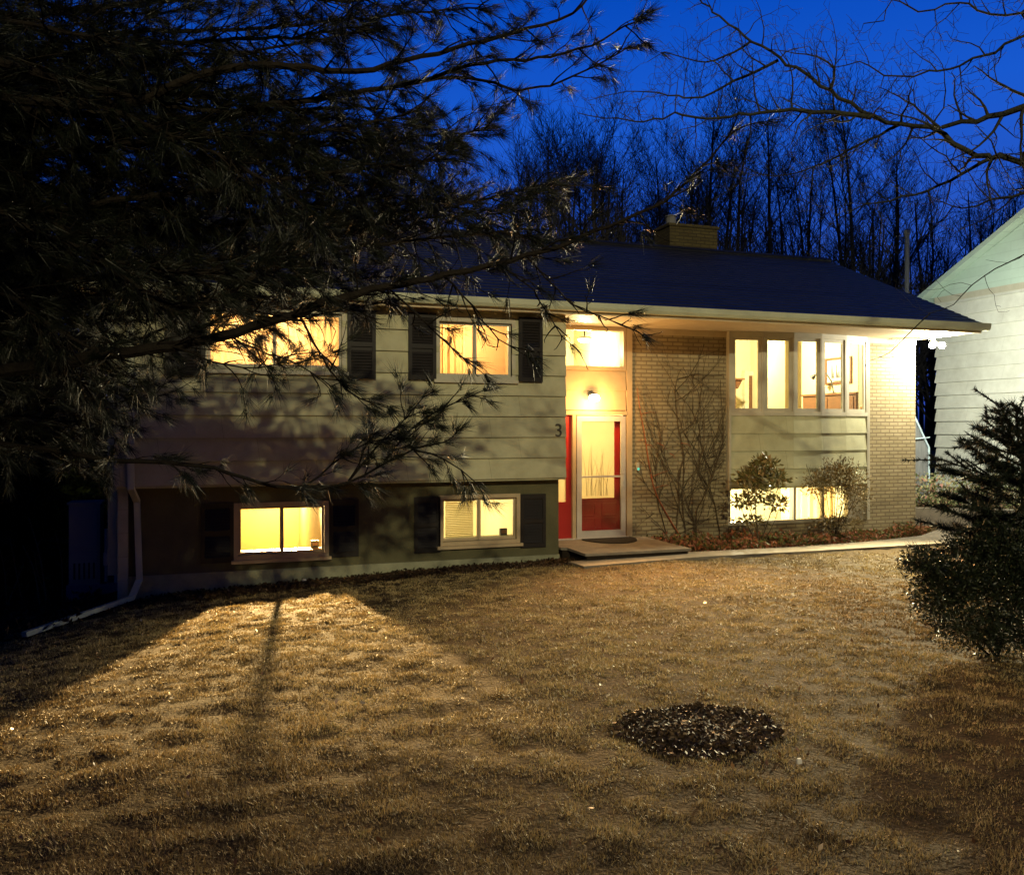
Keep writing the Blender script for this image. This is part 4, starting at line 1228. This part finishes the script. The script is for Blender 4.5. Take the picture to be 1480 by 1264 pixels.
# conifers -----------------------------------------------------------------
def conifer(name, x, y, H, Rb, m, label, group=None, seed=1, z0=.4, nb=60, sprays=60, size=.16, wid=.03):
    rng = np.random.default_rng(seed); base = Vector((x, y, gz(x, y)))
    root = empty(name, base, label, 'tree', group)
    w = MB(); w.tube([base + Vector((0, 0, -.1)), base + Vector((0, 0, H * .5)), base + Vector((0, 0, H))], [H * .02 + .02, H * .013 + .01, .01], 8)
    lv = Leaves()
    for i in range(nb):
        f = (i + rng.random()) / nb; z = z0 + (H - z0) * f ** 1.15; L = Rb * (1 - f) ** .8 * rng.uniform(.75, 1.12) + .06
        a = i * 2.4 + rng.normal(0, .3); d = np.array((math.cos(a), math.sin(a), rng.uniform(-.28, .1)))
        o = np.array((base.x, base.y, base.z + z)); e = o + d * L
        w.tube([o, o + d * L * .5 + np.array((0, 0, -.03 * L)), e], [.012 + .012 * (1 - f), .009, .004], 4, cap=False)
        k = max(6, int(sprays * L / Rb)); s = rng.random(k) ** .7
        c = o + d * L * s[:, None]
        side = np.array((-d[1], d[0], 0))
        dirs = unit(d * rng.uniform(.3, 1, (k, 1)) + side * rng.uniform(-1, 1, (k, 1)) + np.array((0, 0, -.25)) + rng.normal(0, .25, (k, 3)))
        for q in range(3):
            lv.add(c + dirs * size * .35 * q + rng.normal(0, .02, (k, 3)), unit(dirs + rng.normal(0, .35, (k, 3))), size * rng.uniform(.6, 1.3, k), wid)
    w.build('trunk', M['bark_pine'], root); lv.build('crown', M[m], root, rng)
    return root

for i, (x, y, H, lab) in enumerate(((.4, 22.5, 8.5, 'black evergreen behind the roof ridge left of its vent'), (-4.6, 23, 11, 'black evergreen standing behind the pair at the left roof corner'), (-3.4, 15.6, 5.5, 'squat black evergreen close behind the grey cabinet'), (-6.8, 18, 8, 'black evergreen between the highest one and the far left one'), (-2.6, 21.5, 9, 'black evergreen rising behind the left end of the roof ridge'), (-10.5, 17, 10, 'black evergreen half hidden at the far left'), (-5.2, 14.2, 8.5, 'tall black evergreen nearest the left end of the house'), (-7.6, 15.5, 10.5, 'tall black evergreen at the far left edge of the yard'), (-4.0, 18.5, 10, 'tall black evergreen behind the left corner of the roof'), (-8.5, 11.5, 9, 'broad black evergreen at the left edge beside the brush'), (-6.2, 20, 12, 'highest black evergreen behind the others at far left'))):
    conifer('evergreen_tree', x, y, H, 2.0, 'spruce', lab, 'dark evergreens left of the house', 40 + i, .3, 130, 60, .3, .05)
conifer('cedar_shrub', -2.35, 15.2, 1.9, 1.15, 'cedar', 'yellow green cedar shrub catching light behind the grey cabinet', None, 61, .1, 70, 70, .14, .03)

def spruce():
    rng = np.random.default_rng(77); rnd = random.Random(77)
    c = px(1478, 800, 6.9); base = Vector((c.x, c.y, gz(c.x, c.y)))
    root = empty('young_spruce', base, 'young dark spruce with spiky tiers at the right edge in front of the white house', 'spruce')
    w = MB(); lv = Leaves()
    top = px(1468, 588, 6.9).z
    w.tube([base, Vector((base.x, base.y, top))], [.035, .006], 7)
    def brush(a, b, r=.085, sag=.0):
        a, b = Vector(a), Vector(b); L = (b - a).length; n = int(L / .0017)
        mid = (a + b) / 2 + Vector((0, 0, -sag)); w.tube([a, mid, b], [.008, .006, .003], 4, cap=False)
        s = rng.random(n)[:, None]; A, Md, B_ = map(np.array, (a, mid, b))
        c_ = A * (1 - s) ** 2 + 2 * Md * s * (1 - s) + B_ * s * s
        t = unit(B_ - A)
        d = unit(t * .9 + rng.normal(0, .8, (n, 3)))
        lv.add(c_, d, r * rng.uniform(.5, 1.15, n), .0034)
    H = top - base.z
    for i in range(46):
        f = (i + .5) / 46; z = base.z + .6 + (H - .65) * f; L = .68 * (1 - f) ** .6 + .1
        a = i * 2.4 + rnd.uniform(-.3, .3); d = Vector((math.cos(a), math.sin(a), rnd.uniform(.05, .3) + .5 * f)).normalized()
        o = Vector((base.x, base.y, z)); e = o + d * L
        brush(o, e, sag=.04 * L)
        sd = Vector((-d.y, d.x, 0))
        for k in range(int(2 + L * 8)):
            s = rnd.uniform(.3, .9); q = o + d * L * s; sg = rnd.choice((-1, 1))
            brush(q, q + (d * .7 + sd * sg * .7 + Vector((0, 0, rnd.uniform(-.1, .15)))) * L * rnd.uniform(.22, .42))
    for (u0, v0, u1, v1) in ((1480, 705, 1343, 658), (1478, 660, 1388, 634), (1474, 645, 1420, 605), (1470, 630, 1440, 580), (1472, 640, 1468, 586), (1476, 680, 1410, 662), (1480, 770, 1385, 706)):
        brush(px(u0, v0, 6.9), px(u1, v1, 6.7), .05)
        for k in range(5):
            s = .35 + k * .13; p = px(u0, v0, 6.9).lerp(px(u1, v1, 6.7), s); d = (px(u1, v1, 6.7) - px(u0, v0, 6.9))
            brush(p, p + d * .25 + Vector((rnd.uniform(-.1, .1), rnd.uniform(-.1, .1), rnd.choice((-1, 1)) * .07)), .042)
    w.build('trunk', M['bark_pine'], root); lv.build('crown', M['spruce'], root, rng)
spruce()

def shrub(name, base, label, m, blobs, n, size, stems, seed, asp=.4, barkm='vine', sphere=True, cat='shrub'):
    rng = np.random.default_rng(seed); rnd = random.Random(seed)
    root = empty(name, base, label, cat)
    w = MB()
    for tip, r in stems:
        tip = Vector(tip); m_ = base.lerp(tip, .5) + Vector((rnd.uniform(-.08, .08), rnd.uniform(-.08, .08), .03))
        line = smooth_line([base + Vector((rnd.uniform(-.03, .03), 0, -.03)), m_, tip], .06)
        twigs(w, line, r, .003, rnd, .5, .22, 0, 2)
    V, rn = [], []
    for (c, rx, ry, rz_, share) in blobs:
        k = int(n * share); d = unit(rng.normal(0, 1, (k, 3))); q = rng.random(k)[:, None] ** (.45)
        P = np.array(c) + d * q * np.array((rx, ry, rz_)) * (1 + .25 * np.sin(d[:, :1] * 9 + d[:, 2:] * 7))
        a = unit(d * .8 + rng.normal(0, .6, (k, 3)) + np.array((0, 0, .15))); b = unit(np.cross(a, rng.normal(0, 1, (k, 3))))
        s = size * rng.uniform(.6, 1.25, (k, 1))
        V.append(np.stack([P, P + a * s * .5 + b * s * asp * .5, P + a * s, P + a * s * .5 - b * s * asp * .5], 1)); rn.append(rng.random(k))
    w.build('stem', M[barkm], root)
    tri_mesh('foliage', np.concatenate(V), M[m], root, rnd=np.concatenate(rn), per=4)
    return root

# dark evergreen bush, right foreground
c = px(1440, 900, 6.5); b0 = Vector((c.x, c.y, gz(c.x, c.y)))
Q = lambda u, v, t=6.5: tuple(px(u, v, t))
shrub('evergreen_bush', b0, 'low black evergreen bush at the right edge of the lawn', 'yew',
      [(Q(1440, 850), .42, .4, .36, .3), (Q(1375, 835), .3, .3, .2, .16), (Q(1335, 812), .16, .18, .08, .05), (Q(1470, 800), .38, .35, .24, .2), (Q(1400, 790, 6.6), .18, .2, .1, .06), (Q(1350, 868), .15, .2, .17, .06), (Q(1430, 760, 6.7), .12, .15, .1, .05), (Q(1500, 860), .45, .4, .4, .12), (Q(1400, 905), .28, .3, .16, .1), (Q(1460, 915), .35, .35, .18, .1)],
      36000, .034, [(Q(1340, 812), .012), (Q(1380, 790), .012), (Q(1430, 770), .014), (Q(1470, 790), .014), (Q(1350, 870), .01), (Q(1500, 800), .014)], 5, .3, 'bark_pine')
# rhododendron and twiggy shrub in the bed
b1 = Vector((8.48, 12.0, gz(8.48, 12.0)))
t1 = 12.0 / (CS - (1098 - U0) / FOC * SN)
Q1 = lambda u, v: tuple(px(u, v, t1))
shrub('rhododendron', b1, 'leafy rhododendron on a thin stem in front of the low bright window', 'rhodo',
      [(Q1(1105, 672), .22, .2, .13, .25), (Q1(1085, 690), .24, .2, .12, .2), (Q1(1122, 692), .18, .18, .12, .15), (Q1(1075, 725), .2, .2, .1, .1), (Q1(1122, 728), .2, .2, .1, .1), (Q1(1100, 712), .28, .2, .1, .12), (Q1(1085, 752), .3, .2, .05, .08)],
      1500, .10, [(Q1(1100, 668), .018), (Q1(1072, 690), .012), (Q1(1128, 690), .012), (Q1(1070, 725), .008), (Q1(1128, 728), .008)], 8, .38)
b2 = Vector((9.92, 11.95, gz(9.92, 11.95)))
t2 = 11.95 / (CS - (1207 - U0) / FOC * SN)
Q2 = lambda u, v: tuple(px(u, v, t2))
shrub('twiggy_shrub', b2, 'dense twiggy brown shrub at the right of the low bright window', 'twigleaf',
      [(Q2(1215, 690), .42, .35, .3, .45), (Q2(1185, 700), .3, .3, .22, .2), (Q2(1235, 715), .25, .3, .4, .2), (Q2(1210, 755), .45, .3, .12, .15)],
      5200, .055, [(Q2(1165 + i * 8.5, 655 + 14 * abs(i - 5.5) / 5 + (i % 3) * 9), .009) for i in range(11)], 12, .3)

# climbing vine on the brick; thin stems also stand in for branch shadows
def vine():
    rnd = random.Random(31); w = MB()
    def stem(p, ang, L, r, lv):
        m = max(4, int(L / .07)); off = rnd.choice((0, .01, .03, .07)); pts = [Vector((p[0], YB - .02 - r, p[1]))]; x, z = p
        for k in range(m):
            ang += rnd.gauss(0, .11); x += math.sin(ang) * L / m; z += math.cos(ang) * L / m
            if x < 6.56 or x > 8.33 or z > 3.05: break
            pts.append(Vector((x, YB - .016 - r - .012 * rnd.random() - off * min(1, k / 3), z)))
        if len(pts) < 3: return
        w.tube(pts, [r * (1 - .6 * i / len(pts)) for i in range(len(pts))], 5)
        if lv < 2:
            for k in range(rnd.randint(2, 4) if lv else 7):
                q = pts[rnd.randint(1, len(pts) - 1)]
                stem((q.x, q.z), ang + rnd.choice((-1, 1)) * rnd.uniform(.25, .75), L * rnd.uniform(.35, .7), max(.003, r * .62), lv + 1)
    for u, a, L, r in ((968, -.25, 1.6, .012), (975, .22, 3.0, .013), (990, .1, 3.0, .012), (1004, -.1, 2.4, .011), (1006, .22, 2.9, .012), (1040, -.05, 2.2, .01)):
        p = pxY(u, 772, YB - .03); stem((p.x, -.36), a, L, r, 0)
    tag(w.build('climbing_vine', M['vine'], recenter=True), 'bare dark vine stems, some drawn for branch shadows, spreading up the brick wall right of the door', 'vine')
    w = MB()
    L = smooth_line([pxY(u, v, YB - .05) for u, v in ((984, 776), (965, 745), (948, 712), (940, 680), (932, 630), (925, 590), (921, 560))], .05)
    w.tube(L, [.013 - .009 * i / len(L) for i in range(len(L))], 6)
    for u, v, du, dv in ((927, 598, 22, -2), (934, 640, -12, -4), (934, 642, 12, 6), (946, 705, 20, -4), (950, 640, 14, 10), (968, 655, 8, 8), (985, 640, 14, 6), (940, 690, 26, -10)):
        a = pxY(u, v, YB - .05); b = pxY(u + du, v + dv, YB - .07); mdl = (a + b) / 2 + Vector((0, -.03, .02))
        w.tube([a, mdl, b], [.006, .005, .003], 5)
    tag(w.build('red_vine', M['redvine'], recenter=True), 'reddish vine stem climbing the brick close beside the door', 'vine')
vine()

# ------------------------------------------------------------------ left end: cabinet, pipe, stalks
ac = empty('utility_cabinet', (-1.75, 12.9, -1.1), 'tall grey metal cabinet on a block at the left end of the house', 'cabinet')
a, b = pxY(101, 780, 13).x, pxY(146, 780, 13).x
zt, zb = pxY(120, 728, 13).z, pxY(120, 843, 13).z
mb = MB(); mb.box(a, b, 12.9, 13.3, zb, zt); mb.box(a - .02, b + .02, 12.88, 13.32, zt + .001, zt + .03); mb.build('casing', M['plaster'], ac)
mb = MB(); mb.box(a + .03, b - .03, 12.885, 12.899, (zb + zt) / 2 - .05, zt - .05); mb.box(a + .03, b - .03, 12.885, 12.899, zb + .05, (zb + zt) / 2 - .08); mb.build('door', M['plaster'], ac)
mb = MB()
for i in range(5): mb.box(a + .06 + i * .06, a + .085 + i * .06, 12.878, 12.884, zb + .08, zb + .3)
mb.build('vent', M['dark'], ac)
mb = MB(); q = pxY(160, 880, 13); mb.box(a - .03, XL + .02, 12.88, 13.5, pxY(120, 915, 13).z, zb - .001); mb.build('base_block', M['purple'], ac)
mb = MB(); mb.tube([(b + .07, 12.95, zb + .02), (b + .07, 12.95, zb + .75)], .022, 8); mb.tube([(b + .2, 12.95, zb - .1), (b + .2, 12.95, zb + .3)], .03, 8); mb.box(b + .04, b + .1, 12.9, 12.97, zb + .25, zb + .42); mb.build('pipe', M['alu'], ac)
mb = MB(); p0, p1 = px(70, 873, 12.2), px(100, 864, 12.6); mb.tube([p0, p1], .03, 10); mb.tube([p0 - (p1 - p0) * .02, p0 + (p1 - p0) * .15], .036, 10)
tag(mb.build('drain_pipe', M['white'], recenter=True), 'short white pipe jutting from the brush beside the grey cabinet', 'pipe')
rs = random.Random(2)
def stalk(u0, v0, u1, v1, t, label, r=.008):
    mb = MB(); a, b = px(u0, v0, t), px(u1, v1, t + rs.uniform(-.3, .3)); a.z = min(a.z, gz(a.x, a.y) + .02)
    mid = a.lerp(b, .55) + Vector((rs.uniform(-.04, .04), 0, rs.uniform(-.02, .04)))
    ln = smooth_line([a, mid, b], .08); mb.tube(ln, [r * (1 - .65 * i / len(ln)) for i in range(len(ln))], 6)
    for k in range(2): q = ln[len(ln) // 2 + k * 2 if len(ln) > 5 else 1]; mb.tube([q, q + Vector((rs.uniform(-.12, .12), 0, rs.uniform(.03, .12)))], [r * .5, r * .2], 4)
    tag(mb.build('dry_stalk', M['straw'], recenter=True), label, 'stalk', 'dry stalks in the brush')
for i, (q, lab) in enumerate((((68, 825, 42, 748), 'longest pale dry stalk leaning left behind the brush'), ((4, 890, 34, 815), 'thick dry stalk leaning right at the left edge'), ((58, 830, 33, 788), 'short forked dry stalk beside the longest one'), ((34, 845, 14, 775), 'thin dry stalk between the forked and the thick one'), ((73, 838, 50, 800), 'short dry stalk nearest the white pipe'), ((10, 860, -4, 780), 'thin dry stalk cut by the left edge of the view'), ((90, 830, 80, 770), 'thin dark stalk just left of the grey cabinet'))):
    stalk(*q, 11.5, lab, .012 if i < 3 else .008)

# pale scraps on the grass
def scrap(u, v, r, label):
    g = px(u, v, 3)                    # intersect the view line with the ground
    d = (g - Vector((0, 0, EZ))).normalized(); p = Vector((0, 0, EZ))
    while p.z > gz(p.x, p.y): p = p + d * .01
    mb = MB(); k = 9; rs2 = random.Random(u)
    prof = [(r * (.7 + .5 * rs2.random()) * math.cos(2 * math.pi * i / k), r * .6 * (.7 + .5 * rs2.random()) * math.sin(2 * math.pi * i / k)) for i in range(k)]
    b = 0
    for s, z in ((1, 0), (1, .012), (.6, .024)):
        mb.v += [(p.x + x * s, p.y + y * s, gz(p.x, p.y) + .03 + z) for x, y in prof]
    for q in range(2):
        for i in range(k): mb.f.append((q * k + i, q * k + (i + 1) % k, (q + 1) * k + (i + 1) % k, (q + 1) * k + i)); mb.m.append(0)
    mb.f.append(tuple(range(2 * k, 3 * k))); mb.m.append(0)
    tag(mb.build('pale_stone', M['stone'], recenter=True), label, 'stone')
scrap(1155, 1112, .022, 'flat pale stone in the grass in front of the mulch mound')
scrap(1378, 911, .035, 'flat pale stone at the foot of the black bush')
scrap(440, 842, .035, 'flat pale stone near the wall under the left basement window')

# ------------------------------------------------------------------ next door
nx, ny0, ny1, nz0, nz1 = 16.2, 6.0, 15.9, -.4, 4.66
nb = empty('neighbour_house', (17.5, 11, -.4), 'white sided house with a pale roof beyond the brick corner', 'house')
mb = MB(); c = .305; n = int((nz1 - nz0) / c)
for i in range(n + 1):
    za = nz0 + i * c; zb_ = min(nz1, za + c)
    mb.hexa([(nx - .05, ny0, za), (nx, ny0, za), (nx, ny1, za), (nx - .05, ny1 + .03, za), (nx - .004, ny0, zb_), (nx, ny0, zb_), (nx, ny1, zb_), (nx - .004, ny1 + .003, zb_)])
mb.build('side_wall', M['nbside'], nb)
mb = MB(); mb.box(nx + .001, nx + 8, ny0 - .001, ny1, nz0 - .6, nz1 - .01); mb.box(nx - .01, nx + .0005, ny0, ny1, nz0 - .8, nz0 - .001); mb.build('main_wall', M['nbside'], nb)
pk_y, sl_ = 11.0, .49; ys, yn = 16.25, 2 * 11.0 - 16.25; pk = nz1 + (ys - pk_y) * sl_
mb = MB(); mb.extrude([(ys - .12, nz1 + .02), (yn + .12, nz1 + .02), (pk_y, pk - .06)], lambda p, q: (nx - .05, p, q), lambda p, q: (nx + .1, p, q)); mb.build('gable', M['nbroof'], nb)
mb = MB()
for a, b in ((ys, pk_y), (yn, pk_y)):
    za, zb_ = nz1 - .06, pk
    e = .08 if a > b else -.08
    mb.extrude([(a, za), (a, za + .12), (b + 0, zb_ + .12), (b, zb_)], lambda p, q: (nx - .3, p, q), lambda p, q: (nx + 8.3, p, q))
mb.build('roof', M['nbroof'], nb)
mb = MB(); mb.box(nx - .05, nx - .0505 + .03, yn + .2, ys - .32, nz1 - .12, nz1 + .019); mb.build('frieze', M['white'], nb)

# retaining wall, slab and border between the houses
mb = MB(); rw0 = px(1332, 748, 15.6); 
mb.hexa([(12.9, 13.65, -.7), (16.1, 11.6, -.7), (16.1, 11.85, -.7), (12.95, 13.9, -.7), (12.9, 13.65, -.02), (16.1, 11.6, -.02), (16.1, 11.85, -.02), (12.95, 13.9, -.02)])
tag(mb.build('retaining_wall', M['concrete'], recenter=True), 'low concrete retaining wall between the brick corner and the white house', 'retaining wall')
rng = np.random.default_rng(3)
n = 5200
s = rng.random(n); X = 12.9 + 3.1 * s + .25; Y = 13.7 - 2.05 * s + .35 + rng.random(n) * 1.9
X = np.clip(X + rng.normal(0, .1, n), 12.7, 16.1); Z = .0 + rng.random(n) ** 1.4 * (.35 + .35 * vnoise(X + 300, Y + 300, .5, 55))
a = unit(rng.normal(0, 1, (n, 3)) + np.array((0, 0, .5))); b = unit(np.cross(a, rng.normal(0, 1, (n, 3)))); sz = rng.uniform(.04, .1, (n, 1)); P = np.stack([X, Y, Z - .02], -1)
o = tri_mesh('border_plants', np.stack([P, P + a * sz * .5 + b * sz * .3, P + a * sz, P + a * sz * .5 - b * sz * .3], 1), M['nbleaf'], rnd=rng.random(n), per=4)
tag(o, 'tangled pale border plants above the low retaining wall', 'plants', kind='stuff')
mb = MB(); mb.prism([(12.96, 13.95), (16.15, 11.9), (16.15, 15.8), (12.96, 15.8)], -.6, -.04); tag(mb.build('bank', M['soil']), kind='structure')
gt = empty('side_gate', (13.0, 14.6, -.1), 'grey board gate with a pale slanting rail behind the brick corner', 'gate')
mb = MB(); g0, g1 = pxY(1318, 700, 14.6).x, pxY(1341, 700, 14.6).x
zt0, zt1 = pxY(1326, 618, 14.6).z, pxY(1341, 648, 14.6).z
mb.hexa([(g0, 14.6, -.3), (g1, 14.6, -.3), (g1, 14.64, -.3), (g0, 14.64, -.3), (g0, 14.6, zt0 + .3), (g1, 14.6, zt1), (g1, 14.64, zt1), (g0, 14.64, zt0 + .3)]); mb.build('board', M['greywood'], gt)
mb = MB(); mb.tube([(g0, 14.57, zt0 + .32), (g1, 14.57, zt1 + .02), (g1 + .01, 14.57, -.1)], .022, 6); p = pxY(1346, 632, 14.5); mb.tube([(g0, 14.55, p.z - .03), (p.x, 14.55, p.z)], .015, 6); mb.build('rail', mat('pale_rail', (.5, .62, .68), None, 6, .4, .4), gt)
# dark board fence closing the gap
fe = empty('board_fence', (14.5, 17.2, -.4), 'dark board fence closing the gap behind the brick corner', 'fence')
mb = MB()
for i in range(16):
    x = 12.9 + i * .2; mb.box(x, x + .19, 17.2, 17.225, -.3, 2.4 + .02 * (i % 3))
mb.build('board', M['shutter'], fe)
mb = MB(); mb.box(12.85, 16.15, 17.226, 17.27, .2, .3); mb.box(12.85, 16.15, 17.226, 17.27, 1.9, 2.0); mb.build('rail', M['shutter'], fe)
# service mast beyond the roof
q = pxY(1311, 340, 17.6); sv = empty('service_mast', (q.x, 17.6, -.2), 'thin grey service mast rising beyond the right end of the roof', 'mast')
mb = MB(); mb.tube([(q.x, 17.6, -.2), (q.x, 17.6, q.z)], .06, 8); mb.build('pole', M['greywood'], sv)
mb = MB(); mb.tube([(q.x, 17.6, q.z), (q.x - .05, 17.55, q.z + .1), (q.x - .14, 17.5, q.z + .06)], [.07, .075, .05], 8); mb.build('weatherhead', M['greywood'], sv)

# ------------------------------------------------------------------ camera and render settings
cam = bpy.data.cameras.new('camera'); co = bpy.data.objects.new('camera', cam); COL.objects.link(co)
co.location = (0, 0, EZ); co.rotation_euler = (R(90), 0, -YAW)
cam.sensor_fit = 'HORIZONTAL'; cam.sensor_width = 36; cam.lens = 36 * FOC / 1480
cam.shift_y = (V0 - 632) / 1480
cam.clip_end = 600; cam.clip_start = .05
scene.camera = co
scene.render.engine = 'CYCLES'
cy = scene.cycles
cy.use_denoising = True
try: cy.denoiser = 'OPENIMAGEDENOISE'
except Exception: pass
cy.max_bounces = 6; cy.diffuse_bounces = 3; cy.glossy_bounces = 3; cy.transparent_max_bounces = 12
cy.sample_clamp_indirect = 4; cy.sample_clamp_direct = 0
cy.caustics_reflective = False; cy.caustics_refractive = False
vs = scene.view_settings
vs.view_transform = 'Standard'; vs.look = 'None'; vs.exposure = 0; vs.gamma = 1
